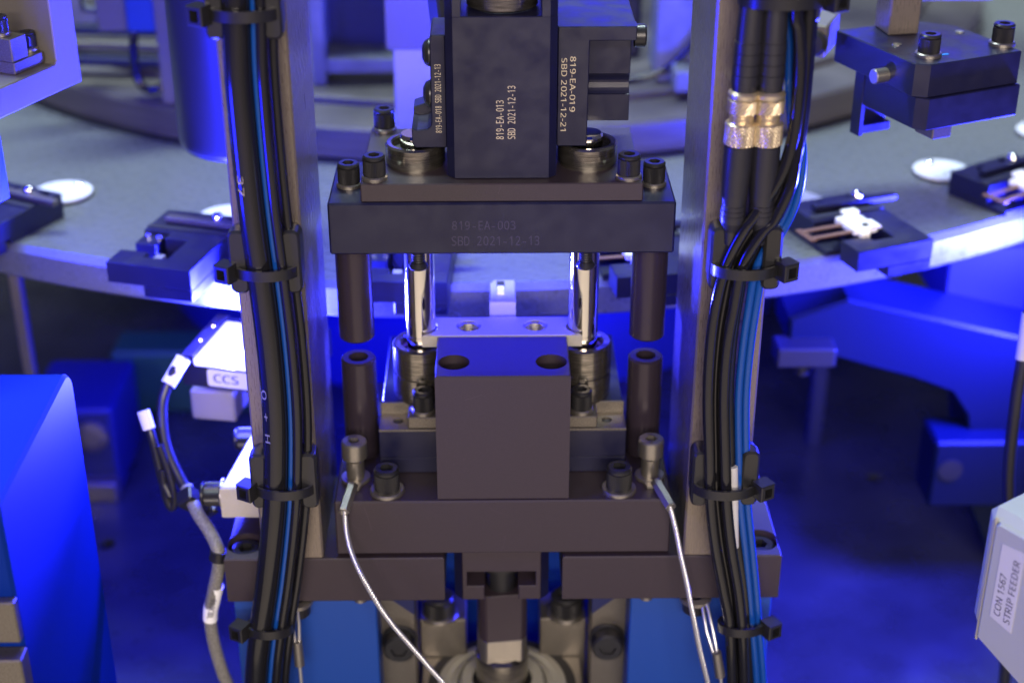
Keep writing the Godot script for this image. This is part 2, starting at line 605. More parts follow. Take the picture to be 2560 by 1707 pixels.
func cap_screw(r: float, h: float, washer_r: float, label: String, at: Vector3, rot := Vector3.ZERO, group := "", washer := "washer_steel") -> Node3D:
	# socket head cap screw standing on its washer
	var key := "%s %s %s %s" % [r, h, washer_r, washer]
	if cap_heads.has(key):
		var o := dup(cap_heads[key], label, at, rot)
		o.remove_meta("group")
		if group:
			o.set_meta("group", group)
		return o
	var t := thing("cap_screw", label, "screw", at, 0.0, group)
	t.rotation_degrees = rot
	var base := 0.0
	if washer_r > 0.0:
		base = 1.5
		part(t, "washer", MB.new().lathe(Vector3.ZERO, [Vector2(r * 0.5, 0), Vector2(washer_r, 0), Vector2(washer_r, 1.1), Vector2(washer_r - 0.4, 1.5), Vector2(r * 0.5, 1.5)]), mats[washer])
	var mb := MB.new()
	var knurl := PackedVector2Array()
	for i in 96:
		var a := TAU * i / 96
		knurl.append(Vector2(cos(a), sin(a)) * (r if i % 2 else r * 0.965))
	mb.prism(knurl, base, base + h * 0.78, 0.1)
	mb.prism(circle(r * 0.99, 48), base + h * 0.76, base + h, r * 0.13, [[circle(r * 0.55, 6), h * 0.22 - 0.05]], Basis(), true)
	part(t, "head", mb, mats.screw_black)
	part(t, "socket", MB.new().prism(circle(r * 0.58, 6), base + h * 0.3, base + h * 0.77, 0.0), mats.dark)
	cap_heads[key] = t
	return t


func nest(angle: float, label: String, bar: String) -> Node3D:
	var t := thing("workpiece_nest", label, "fixture", radial(angle, 448, 47.2), angle, "nests round the rim of the table")
	var body := MB.new()
	var outline := PackedVector2Array([Vector2(-19, 0), Vector2(19, 0), Vector2(19, 59), Vector2(-19, 59), Vector2(-19, 45.5), Vector2(-6, 45.5), Vector2(-6, 50.5), Vector2(4.5, 50.5), Vector2(4.5, 30), Vector2(-6, 30), Vector2(-6, 23.5), Vector2(-19, 23.5)])
	body.prism(outline, 2.5, 12.0, 0.35, [[circle(2.9, 20, Vector2(-4, 6.5)), 4.0], [circle(2.9, 20, Vector2(13, 5.0)), 4.0]])
	part(t, "nest_body", body, mats.anodised_blue_lit)
	part(t, "foot", MB.new().box(Vector3(-19, 0, 0), Vector3(19, 2.5, 35), 0.1), mats.anodised_blue_lit)
	part(t, "front_lip", MB.new().box(Vector3(-3, -2.6, 38), Vector3(19, 2.5, 59), 0.3), mats.anodised_blue_lit)
	part(t, "groove_strip", MB.new().box(Vector3(-18.8, 12.0, 17.6), Vector3(18.8, 12.6, 21.5), 0.2), mats.dark)
	part(t, "clip_bar", MB.new().prism(PackedVector2Array([Vector2(-13, 11), Vector2(4, 11), Vector2(8, 9.5), Vector2(13, 9.5), Vector2(17, 11), Vector2(29, 12.5), Vector2(29, 16.5), Vector2(-13, 15.5)]), 12.6, 15.2, 0.4), mats[bar])
	var ball := MB.new()
	var prof := [Vector2(2.6, 15.2)]
	for i in 9:
		prof.append(Vector2(2.7 * cos(PI / 2 * i / 8), 15.8 + 2.4 * sin(PI / 2 * i / 8)))
	ball.lathe(Vector3(10.6, 0, 11.5), prof, 20)
	part(t, "ball_screw", ball, mats.chrome)
	return t


func rotary_table() -> void:
	var o := AXIS - Vector3(0, 16, 0)
	var t := thing("rotary_table", "large round steel indexing table carrying the nests", "table", o)
	var mb := MB.new()
	mb.lathe(Vector3.ZERO, [Vector2(300, 0), Vector2(483, 0), Vector2(484, 1.2), Vector2(484, 13.2), Vector2(481.5, 16), Vector2(0, 16)], 300)
	part(t, "table_plate", mb, mats.table_steel)
	var hub := MB.new()
	hub.lathe(Vector3.ZERO, [Vector2(340, 16.1), Vector2(340, 18.4), Vector2(343, 18.6), Vector2(343, 33.4), Vector2(341.4, 35), Vector2(309, 35), Vector2(309, 38), Vector2(307.8, 39.2), Vector2(0, 39.2)], 240)
	part(t, "hub_ring", hub, mats.hub_steel)
	var gap := MB.new().lathe(Vector3.ZERO, [Vector2(341.2, 16.05), Vector2(344.6, 16.1), Vector2(344.6, 17.6), Vector2(341.2, 17.7)], 200)
	part(t, "dark_gap", gap, mats.dark)  # dark ring stands for the shaded gap below the hub
	# nests every 12.15 degrees, and a white number disc behind each
	var say := {
		-3: "dark nest at the far edge of the left table half", -2: "dark nest below the silver frame, steel bar on top",
		-1: "dark nest with pale clip bar at the picture's left border", 0: "dark C-shaped nest with pale clip bar beside the thick cable",
		1: "dark blue-lit nest half hidden behind the guide pin on the left", 2: "dark nest seen behind the guide pin on the right",
		3: "dark C-shaped nest holding a white connector, beside the right cables", 4: "dark nest lit white from beside, near the right border", 5: "dark nest at the far right edge of the table",
	}
	for k in range(-1, 5):
		var a := -15.1 + 12.15 * k
		var n := nest(a, say[k], "rail_steel" if k <= 0 else "anodised_blue_lit")
		if k in [-1, 0, 1]:
			var ins := MB.new()
			ins.box(Vector3(-18, 3, 24.5), Vector3(-8, 10.5, 35), 0.3)
			part(n, "insert", ins, mats.anodised_blue_lit)
			for q in [Vector3(-15, 10, 27.5), Vector3(-9.5, 10, 28.5)]:
				part(n, "locating_pin", MB.new().lathe(q, [Vector2(1.4, 0), Vector2(1.4, 1.6), Vector2(0.9, 2.3), Vector2(0, 2.3)], 14), mats.chrome)
			part(n, "window_insert", MB.new().box(Vector3(-5, 1, 40), Vector3(-1, 9, 49), 0.4), mats.bar_aluminium)
		if k in [2, 3, 4]:
			connector(n, k)
	for k in range(-2, 7):
		disc(-15.1 + 12.15 * k, k)


func connector(n: Node3D, k: int) -> void:
	var label: String = {2: "small white connector in the nest behind the right guide pin", 3: "white connector on copper lead strips in the right nest", 4: "overexposed white connector in the nest by the right border"}[k]
	var t := thing("connector", label, "connector", Vector3.ZERO, 0.0, "connectors lying in the nests")
	t.transform = n.transform
	t.position += Vector3(0, 0.0095, 0)
	var b := MB.new()
	b.box(Vector3(-11.5, 2.6, 28), Vector3(0.5, 5.6, 44), 0.5)
	b.box(Vector3(-7.5, 5.6, 25.5), Vector3(0.0, 7.4, 30), 0.4)
	b.box(Vector3(-11.0, 5.6, 30.5), Vector3(-7.0, 6.8, 34), 0.4)
	b.box(Vector3(-3.0, 5.6, 38), Vector3(0.5, 6.6, 45.5), 0.4)
	b.box(Vector3(-9.5, 0.8, 44), Vector3(-5.0, 4.6, 46.5), 0.4)
	b.box(Vector3(0.5, 2.6, 33), Vector3(4.4, 4.0, 41), 0.3)
	part(t, "housing", b, mats.white_plastic)
	for z in [32.0, 40.0]:
		part(t, "lead_strip", MB.new().box(Vector3(-31, 3.4, z), Vector3(-11, 4.0, z + 2.6), 0.1), mats.copper)
	part(t, "cross_strip", MB.new().prism(PackedVector2Array([Vector2(-33.5, 31), Vector2(-30.5, 31), Vector2(-30.5, 44), Vector2(-33.5, 44)]), 3.3, 4.1, 0.1, [[circle(0.7, 10, Vector2(-32, 33.5)), 2.0], [circle(0.7, 10, Vector2(-32, 36.5)), 2.0], [circle(0.7, 10, Vector2(-32, 39.5)), 2.0], [circle(0.7, 10, Vector2(-32, 42)), 2.0]]), mats.copper)
	part(t, "rivet", MB.new().lathe(Vector3(-4.5, 5.6, 41), [Vector2(1.5, 0), Vector2(1.5, 0.5), Vector2(0.8, 0.5), Vector2(0.8, 0.1), Vector2(0, 0.1)], 16), mats.dark)


func disc(angle: float, k: int) -> void:
	var words := {-2: "white disc near the silver frame, farthest on the left", -1: "white round disc on the table behind the left border nest", 0: "white round disc half hidden behind the thick cable", 1: "white disc behind the press on the left", 2: "white disc behind the press on the right", 3: "white disc behind the nest with the white connector", 4: "white disc with small bright screw, behind the far right nest", 5: "white disc under the dark clamp block at the right border", 6: "white disc farthest on the right"}
	var t := thing("number_disc", words[k], "disc", radial(angle, 427, 47.2), angle, "white discs behind the nests")
	part(t, "plate", MB.new().lathe(Vector3.ZERO, [Vector2(0, 0), Vector2(13.6, 0), Vector2(13.6, 1.0), Vector2(14, 1.2), Vector2(14, 1.9), Vector2(13.7, 2.2), Vector2(0, 2.2)], 48), mats.disc_white)
	for q in [[-3.0, 3.5, 1.2, 2.6], [0.2, 3.9, 3.6, 1.0], [-1.2, 6.4, 2.6, 0.9]]:
		part(t, "print_mark", MB.new().box(Vector3(q[0], 2.2, q[1]), Vector3(q[0] + q[2], 2.24, q[1] + q[3]), 0.01), mats.ink)
	part(t, "rubber_rim", MB.new().lathe(Vector3.ZERO, [Vector2(13.6, 0), Vector2(14.3, 0), Vector2(14.3, 0.9), Vector2(13.6, 0.95)], 48), mats.dark)
	part(t, "screw_head", MB.new().lathe(Vector3(2.0, 2.2, -9.5), [Vector2(2.1, 0), Vector2(2.0, 0.5), Vector2(1.2, 1.0), Vector2(0, 1.1)], 16), mats.chrome)


# ---------------------------------------------------------------- posts and beams
func press_frame() -> void:
	for s in [-1.0, 1.0]:
		var o := Vector3(s * 82.0, -25.6, -29)
		var t := thing("upright_post", "brushed steel upright post behind the single thick cable" if s < 0 else "brushed steel upright post behind the cable bundle with gold connectors", "post", o, 0.0, "two posts either side of the press")
		var mb := MB.new(o)
		mb.box(Vector3(s * 82 - 11.9, -25.6, -60), Vector3(s * 82 + 11.9, 330, 0.8), 0.7)
		part(t, "bar", mb, mats.post_steel)
		if s < 0:
			part(t, "slot", MB.new(o).prism(circle(0.6, 14, Vector2(-32, 149), 3.2), -70.2, -70.02, 0.02, [], SIDE), mats.dark)
			lettering(t, "CT", Vector3(-73.2, 112.5, 0.83) - o, Vector3.DOWN, Vector3.RIGHT, 4.6, 2.6, mats.anodised_edge)
			lettering(t, "odd", Vector3(-73.0, 78.0, 0.83) - o, Vector3.DOWN, Vector3.RIGHT, 7.4, 2.6, mats.anodised_edge)
		var ob := Vector3(s * 66, -46.2, -30)
		var b := thing("support_beam", "black support beam under the thick cable's post" if s < 0 else "black support beam under the cable bundle's post", "beam", ob, 0.0, "two beams under the posts")
		var bm := MB.new(ob)
		var x0 := minf(s * 23.2, s * 109)
		var x1 := maxf(s * 23.2, s * 109)
		bm.prism(rect(x0, x1, -60, 0.8), -46.2, -25.7, 0.5, [[circle(7.2, 32, Vector2(s * 102, -10)), 8.0]])
		part(b, "bar", bm, mats.anodised_warm_lit)
		var sk := MB.new(ob)
		sk.prism(circle(6.0, 36, Vector2(s * 102, -10)), -33.6, -27.4, 0.7, [[circle(3.2, 6, Vector2(s * 102, -10)), 3.0]], Basis(), true)
		part(b, "sunk_screw", sk, mats.screw_black)
		# blue stand below the beam
		var os := Vector3(s * 80, -150, -34)
		solo("blue_stand", MB.new(os).box(Vector3(minf(s * 51, s * 108), -150, -62), Vector3(maxf(s * 51, s * 108), -46.3, -5), 0.6), mats.blue_paint, "blue painted stand under the beam with the thick cable" if s < 0 else "blue painted stand under the beam with the cable bundle", "stand", "two blue stands")
		# hidden screw whose washer shows under the beam, with a doubled wire on it
		var px := -82.0 if s < 0 else 76.5
		var w := thing("hanging_screw", "upside down screw under the beam by the thick cable" if s < 0 else "upside down screw under the beam by the cable bundle", "screw", Vector3(px, -46.3, -1.5), 0.0, "screws under the beams")
		part(w, "washer", MB.new().lathe(Vector3.ZERO, [Vector2(3, 0), Vector2(6.4, 0), Vector2(6.4, -1.6), Vector2(3, -1.6)]), mats.washer_steel)
		part(w, "head", MB.new().lathe(Vector3(0, -1.6, 0), [Vector2(5, 0), Vector2(5, -5), Vector2(4.3, -5.8), Vector2(0, -5.8)]), mats.screw_black)
		for xx in [s * 57.0]:
			solo("nut", MB.new(Vector3(xx, -48.5, -3)).prism(circle(2.6, 20, Vector2(xx, -3)), -48.5, -46.25, 0.3, [], Basis(), true), mats.washer_steel, "small steel screw end below the beam, thick cable side" if s < 0 else "small steel screw end below the beam, cable bundle side", "screw end", "screw ends under the beams")


# ---------------------------------------------------------------- lower half of the press tool
func bush(called: String, label: String, at: Vector3, r: float, h: float, inner: float, grooved: bool) -> void:
	var t := thing(called, label, "bushing", at, 0.0, "steel bushings round the guide pins")
	var p := [Vector2(inner, h - 4), Vector2(inner, h - 0.5), Vector2(inner + 0.5, h), Vector2(r - 0.7, h), Vector2(r, h - 0.7)]
	if grooved:
		p += [Vector2(r, h - 11.2), Vector2(r - 0.5, h - 11.3), Vector2(r - 0.5, h - 12.8), Vector2(r, h - 12.9)]
	p += [Vector2(r, 1.2), Vector2(r - 0.5, 1.1), Vector2(r - 0.5, 0)]
	p.reverse()
	part(t, "sleeve", MB.new().lathe(Vector3.ZERO, p, 64), mats.ground_steel)
	part(t, "cage", MB.new().lathe(Vector3.ZERO, [Vector2(6.2, h - 3.5), Vector2(inner, h - 3.0)], 40), mats.copper if grooved else mats.dark)


func lower_tool() -> void:
	var o := Vector3(0, -24.2, -45)
	solo("base_plate", MB.new(o).box(Vector3(-64.8, -24.2, -95), Vector3(64.8, 0, 0), 0.6), mats.anodised_warm_lit, "wide black base plate under the die, its front face bare", "plate")
	# two stacked plates behind the block, the upper one with a steel rail along its front
	o = Vector3(0, 0, -56)
	solo("spacer_plate", MB.new(o).box(Vector3(-48.2, 0.02, -92), Vector3(48.2, 6.6, -20.8), 0.3), mats.anodised_blue_lit, "thin black plate lying directly on the base plate", "plate")
	o = Vector3(0, 6.7, -56)
	var t := thing("die_shoe", "black plate with a steel rail, behind the front block", "plate", o)
	part(t, "slab", MB.new(o).box(Vector3(-48.2, 6.7, -92), Vector3(48.2, 18.6, -20.8), 0.3), mats.anodised_blue_lit)
	part(t, "top_plate", MB.new(o).box(Vector3(-47.6, 18.7, -92), Vector3(47.6, 24.4, -34.4), 0.4), mats.anodised_blue_lit)
	var rail := MB.new(o)
	rail.prism(rect(-48.2, 48.2, -33.3, -20.7), 18.7, 19.7, 0.2, [[circle(2.1, 20, Vector2(-41, -27.4)), 0.9], [circle(2.1, 20, Vector2(41, -27.4)), 0.9]])
	rail.box(Vector3(-48.2, 18.7, -34.3), Vector3(48.2, 24.7, -33.2), 0.3)
	part(t, "steel_rail", rail, mats.rail_steel)
	for s in [-1.0, 1.0]:
		part(t, "threaded_hole", MB.new(o).prism(circle(2.0, 20, Vector2(s * 41, -27.4)), 18.75, 18.95, 0.0), mats.dark)
	for s in [-1.0, 1.0]:
		var side := "left" if s < 0 else "right"
		o = Vector3(s * 31, 19.7, -27)
		solo("clamp_block", MB.new(o).box(Vector3(minf(s * 25.4, s * 36.8), 19.72, -32.9), Vector3(maxf(s * 25.4, s * 36.8), 24.6, -21.4), 0.4), mats.rail_steel, "small steel clamp block touching the front block's %s flank" % side, "clamp", "two clamp blocks on the steel rail")
		cap_screw(4.1, 8.0, 4.7, "black cap screw on the clamp block, %s flank of the front block" % side, Vector3(s * 30.8, 24.65, -26.5), Vector3(0, 12 * s, 0), "screws on the clamp blocks")
		cap_screw(4.9, 9.2, 6.7, "knurled cap screw on a wide washer, %s end of the base plate" % side, Vector3(s * 44.8, 0.02, -7.4), Vector3(0, 20, 0), "screws on the base plate")
		bush("lower_bushing", "lower steel bushing with groove, %s of the front block" % side, Vector3(s * 32.2, 24.45, -41.5), 10.8, 23.4, 7.4, true)
		var pin := thing("guide_pin", "tall chrome guide pin on the %s of the tool" % side, "pin", Vector3(s * 31.6, 25, -41.5), 0.0, "chrome guide pins")
		part(pin, "rod", MB.new().lathe(Vector3.ZERO, [Vector2(5.8, 0), Vector2(5.8, 26.5), Vector2(5.65, 26.6), Vector2(5.65, 27.3), Vector2(5.8, 27.4), Vector2(5.8, 107.6), Vector2(5.2, 108.6), Vector2(0, 108.6)], 72), mats.chrome)
		# stop pins: the lower ones hollow
		var lp := MB.new(Vector3(s * 56.2, 0, -36.5))
		lp.prism(circle(6.85, 48, Vector2(s * 56.2, -36.5)), 0.02, 43.6, 0.7, [[circle(3.9, 36, Vector2(s * 56.2, -36.5)), 12.0]], Basis(), true)
		solo("stop_pin", lp, mats.pin_bronze, "hollow dark bronze stop pin standing on the base plate, %s" % side, "pin", "lower stop pins")
		var up := MB.new(Vector3(s * 56.2, 52.5, -36.5))
		up.lathe(Vector3(s * 56.2, 52.5, -36.5), [Vector2(0, 0), Vector2(6.1, 0), Vector2(6.85, 0.8), Vector2(6.85, 42.2)], 56)
		solo("hanging_stop_pin", up, mats.pin_bronze, "dark bronze round stop pin hanging below the upper plate, %s" % side, "pin", "upper stop pins")
	# front block with two counterbores
	o = Vector3(0, 0, -17)
	solo("die_block", MB.new(o).prism(rect(-25.1, 25.1, -33.2, -1.0), 0.03, 53.8, 0.5, [[circle(5.9, 44, Vector2(-18.2, -12.2)), 12.0], [circle(5.9, 44, Vector2(18.2, -12.2)), 12.0]]), mats.anodised_warm_lit, "large plain black block with two round holes on top", "block")
	# bright bar that joins the pins
	o = Vector3(0, 48.9, -41.5)
	var bar := thing("guide_bar", "bright aluminium bar with two threaded holes between the chrome pins", "bar", o)
	var line := PackedVector2Array([Vector2(-31.0, -33.6), Vector2(31.0, -33.6)])
	for i in 13:
		var a := PI / 2 - PI * i / 12.0
		if i > 0 and i < 12:
			line.append(Vector2(31.4 - 6.4 * cos(PI / 2 - PI * i / 12.0), -41.5 + 6.4 * sin(a)))
	line.append(Vector2(27, -49.8))
	line.append(Vector2(-27, -49.8))
	for i in 13:
		var a := -PI / 2 + PI * i / 12.0
		if i > 0 and i < 12:
			line.append(Vector2(-31.4 + 6.4 * cos(a), -41.5 + 6.4 * sin(a)))
	var bm := MB.new(o)
	bm.prism(line, 48.9, 54.0, 0.3, [[circle(4.9, 36, Vector2(-13.0, -42)), 50.0], [circle(4.9, 36, Vector2(13.0, -42)), 50.0]])
	part(bar, "body", bm, mats.bar_aluminium)
	for s in [-1.0, 1.0]:
		var th := MB.new(o)
		var prof := []
		for i in 9:
			prof.append(Vector2(4.0 + (0.35 if i % 2 else 0.0), 48.9 + i * 0.52))
		prof.append(Vector2(4.9, 53.5))
		th.lathe(Vector3(s * 13, 0, -42), prof, 36)
		part(bar, "thread", th, mats.washer_steel)
	# small guide seen behind the bar
	o = Vector3(0, 47, -66)
	var g := thing("strip_guide", "small grey strip guide with dark slot behind the bright bar", "guide", o)
	part(g, "block", MB.new(o).prism(PackedVector2Array([Vector2(-4.8, -74), Vector2(-3.2, -77), Vector2(5.6, -77), Vector2(5.6, -56), Vector2(-4.8, -56)]), 44, 57.5, 0.4), mats.bar_aluminium)
	part(g, "slot", MB.new(o).box(Vector3(-1.9, 57.0, -75), Vector3(1.2, 57.9, -70), 0.1), mats.dark)
	part(g, "tab", MB.new(o).box(Vector3(-1.7, 57.3, -69.5), Vector3(1.0, 58.3, -63), 0.1), mats.white_plastic)
	# wire retainers with collar screws on the base plate
	for s in [-1.0, 1.0]:
		var side := "left" if s < 0 else "right"
		o = Vector3(s * 57.6, 0.03, -16.5)
		var c := thing("collar_screw", "bright steel collar screw holding a wire, %s end of base plate" % side, "screw", o, 0.0, "collar screws on the base plate")
		var tab := MB.new()
		var drop := circle(5.9, 28)
		drop.append_array(PackedVector2Array())
		tab.prism(PackedVector2Array(drop), 0, 1.4, 0.3, [], Basis(), true)
		tab.prism(PackedVector2Array([Vector2(-4, 3), Vector2(4, 3), Vector2(-s * 0.5 + 1.2, 9), Vector2(-s * 0.5 - 1.2, 9)]), 0.05, 1.2, 0.2)
		part(c, "tab", tab, mats.washer_steel)
		part(c, "neck", MB.new().lathe(Vector3(0, 1.4, 0), [Vector2(3.5, 0), Vector2(3.5, 7.6), Vector2(4.2, 8.6)], 36), mats.washer_steel)
		part(c, "head", MB.new().prism(circle(5.0, 44), 10.0, 17.6, 0.6, [[circle(2.3, 6), 3.0]], Basis(), true), mats.washer_steel)


# ---------------------------------------------------------------- upper half of the press tool
func upper_tool() -> void:
	var o := Vector3(0, 94.9, -40)
	var big := thing("upper_plate", "thick black upper plate with faint engraving, held on the pins", "plate", o)
	part(big, "body", MB.new(o).box(Vector3(-62.9, 94.9, -62), Vector3(62.9, 115.0, -18.9), 0.7), mats.anodised_blue_lit)
	lettering(big, "819-EA-003", Vector3(-6.6, 106.3, -18.88) - o, Vector3.RIGHT, Vector3.UP, 23.0, 3.4, mats.faint_engraving)
	lettering(big, "SBD 2021-12-13", Vector3(-2.4, 100.2, -18.88) - o, Vector3.RIGHT, Vector3.UP, 32.0, 3.6, mats.faint_engraving)
	o = Vector3(0, 115.03, -48)
	solo("head_plate", MB.new(o).box(Vector3(-50.8, 115.03, -79.5), Vector3(50.8, 122.0, -19.9), 0.4), mats.anodised_warm_lit, "thinner black plate screwed on top of the upper plate", "plate")
	for s in [-1.0, 1.0]:
		var side := "left" if s < 0 else "right"
		cap_screw(4.1, 7.6, 4.7, "cap screw at the %s end of the thick upper plate" % side, Vector3(s * 56.3, 115.02, -36.5), Vector3(0, 8, 0), "screws of the upper plates")
		cap_screw(4.1, 7.6, 4.7, "cap screw at the %s front corner of the thin head plate" % side, Vector3(s * 45.9, 122.02, -25.6), Vector3(0, 25, 0), "screws of the upper plates")
		bush("upper_bushing", "upper steel bushing around the %s guide pin" % side, Vector3(s * 31.8, 122.02, -41.5), 11.0, 8.4, 8.4, false)
		var fl := MB.new(Vector3(s * 31.6, 92.3, -41.5))
		fl.lathe(Vector3(s * 31.6, 92.3, -41.5), [Vector2(6.0, 0), Vector2(10.6, 0), Vector2(11.4, 0.8), Vector2(11.4, 2.5)], 48)
		solo("bushing_collar", fl, mats.anodised_blue_lit, "dark collar below the upper plate around the %s pin" % side, "collar", "collars under the upper plate")
		var sc := thing("set_screw", "black threaded screw tip under the upper plate, %s pin" % side, "screw", Vector3(s * 31.0, 86.6, -25), 0.0, "set screws under the upper plate")
		var prof := []
		for i in 13:
			prof.append(Vector2(2.3 + (0.3 if i % 2 else 0.0), 2.6 + i * 0.48))
		part(sc, "threads", MB.new().lathe(Vector3.ZERO, prof, 24), mats.screw_black)
		part(sc, "foot", MB.new().lathe(Vector3.ZERO, [Vector2(0, 0), Vector2(3.0, 0.1), Vector2(3.6, 0.8), Vector2(3.6, 1.4), Vector2(2.6, 2.7)], 28), mats.screw_black)
	cap_screw(4.1, 7.6, 4.7, "cap screw at the rear corner of the thin head plate", Vector3(-45.4, 122.02, -77.5), Vector3(0, 15, 0), "screws of the upper plates")
	# small tab below the upper plate
	solo("ejector_tip", MB.new(Vector3(-1, 92, -60)).box(Vector3(-2.4, 91, -62), Vector3(0.4, 95, -58.5), 0.2), mats.rail_steel, "tiny dark ejector tip peeping below the upper plate's middle", "pin")
	# ram block with a pocket and a round shank in it
	o = Vector3(0, 122.03, -40)
	var ram := thing("ram_block", "tall engraved black ram block standing on the head plate", "block", o)
	var plan := PackedVector2Array([Vector2(-16.9, -24.7), Vector2(16.9, -24.7), Vector2(19.6, -27.4), Vector2(19.6, -62), Vector2(-19.6, -62), Vector2(-19.6, -27.4)])
	part(ram, "body", MB.new(o).prism(plan, 122.03, 181.4, 0.35), mats.anodised_blue_lit)
	for s in [-1.0, 1.0]:
		part(ram, "cheek", MB.new(o).prism(PackedVector2Array([Vector2(s * 14.1, -24.7), Vector2(s * 16.9, -24.7), Vector2(s * 19.6, -27.4), Vector2(s * 19.6, -62), Vector2(s * 14.1, -62)]), 181.2, 230, 0.0), mats.anodised_blue_lit)
	part(ram, "shank", MB.new(o).lathe(Vector3(0.4, 181.5, -39.5), [Vector2(11.6, 0), Vector2(12.6, 0.8), Vector2(12.6, 45)], 64), mats.ground_steel)
	lettering(ram, "819-EA-013", Vector3(-0.6, 144.2, -24.68) - o, Vector3.UP, Vector3.LEFT, 14.4, 2.7, mats.engraving)
	lettering(ram, "SBD 2021-12-13", Vector3(3.5, 146.9, -24.68) - o, Vector3.UP, Vector3.LEFT, 19.6, 2.7, mats.engraving)
	# hooked keeper on the left pin
	o = Vector3(-26, 130.8, -42)
	var lk := thing("hook_keeper", "black hooked keeper plate, printed lengthwise, beside the ram block", "bracket", o)
	var hook := PackedVector2Array([Vector2(-19.75, 130.9), Vector2(-19.75, 172.6), Vector2(-24.4, 172.6), Vector2(-25.2, 171.6), Vector2(-25.2, 140.4), Vector2(-25.6, 139.0), Vector2(-26.8, 138.0), Vector2(-30.5, 137.6), Vector2(-32.4, 138.3), Vector2(-32.4, 132.2), Vector2(-31, 130.9)])
	part(lk, "plate", MB.new(o).prism(hook, -56, -33, 0.35, [], FRONT), mats.anodised_blue_lit)
	part(lk, "rear_hook", MB.new(o).prism(PackedVector2Array([Vector2(-25, 133.5), Vector2(-25, 141.2), Vector2(-28, 142), Vector2(-32.4, 140.5), Vector2(-32.4, 135)]), -60, -50.5, 0.3, [], FRONT), mats.anodised_blue_lit)
	lettering(lk, "819-EA-018 SBD 2021-12-13", Vector3(-22.6, 149.3, -32.98) - o, Vector3.UP, Vector3.LEFT, 25.4, 2.2, mats.engraving)
	for y in [164.8, 149.6]:
		part(lk, "button_screw", MB.new(o).lathe(Vector3(-25.2, y, -38.5), [Vector2(5.0, 0), Vector2(5.0, 0.6), Vector2(4.2, 2.0), Vector2(2.4, 2.9), Vector2(0, 3.0)], 32, Basis(Vector3.UP, Vector3.LEFT, Vector3.BACK)), mats.screw_black)
	# angle keeper on the right pin
	o = Vector3(33, 131, -42)
	var rk := thing("angle_keeper", "black angled keeper with top arm, printed lengthwise, ram's far flank", "bracket", o)
	var el := PackedVector2Array([Vector2(20.0, 131.3), Vector2(30.9, 131.3), Vector2(31.2, 170.3), Vector2(47.6, 170.3), Vector2(47.8, 175.4), Vector2(20.0, 175.4)])
	part(rk, "plate", MB.new(o).prism(el, -40, -33, 0.3, [], FRONT), mats.anodised_blue_lit)
	part(rk, "top_shelf", MB.new(o).box(Vector3(20.0, 170.5, -78), Vector3(47.7, 175.2, -40.1), 0.3), mats.anodised_blue_lit)
	var back := PackedVector2Array([Vector2(31, 133), Vector2(47.0, 133), Vector2(47.0, 145.2), Vector2(46.4, 146.0), Vector2(46.4, 153.6), Vector2(47.4, 154.4), Vector2(47.4, 170.3), Vector2(31, 170.3)])
	var rear := PackedVector2Array([Vector2(-46, 136.5), Vector2(-46, 146.4)])
	for i in 9:
		rear.append(Vector2(-46.2 - 2.6 * sin(PI * (i + 0.5) / 9.0), 146.6 + 7.2 * i / 8.0))
	rear.append_array(PackedVector2Array([Vector2(-46, 154.4), Vector2(-46, 170.4), Vector2(-76, 170.4), Vector2(-76, 136.5)]))
	part(rk, "rear_block", MB.new(o).prism(rear, 20.2, 47.0, 0.2, [], SIDE), mats.anodised_blue_lit)
	part(rk, "side_screw", MB.new(o).lathe(Vector3(47.8, 169.0, -44), [Vector2(4.2, 0), Vector2(4.2, 3.6), Vector2(3.7, 4.2), Vector2(0, 4.2)], 32, Basis(Vector3.UP, Vector3.RIGHT, Vector3.BACK)), mats.screw_black)
	lettering(rk, "819-EA-019", Vector3(25.4, 154.5, -32.98) - o, Vector3.DOWN, Vector3.RIGHT, 20.4, 2.0, mats.engraving, "Droid Sans")
	lettering(rk, "SBD 2021-12-21", Vector3(22.3, 150.6, -32.98) - o, Vector3.DOWN, Vector3.RIGHT, 27.0, 2.0, mats.engraving, "Droid Sans")


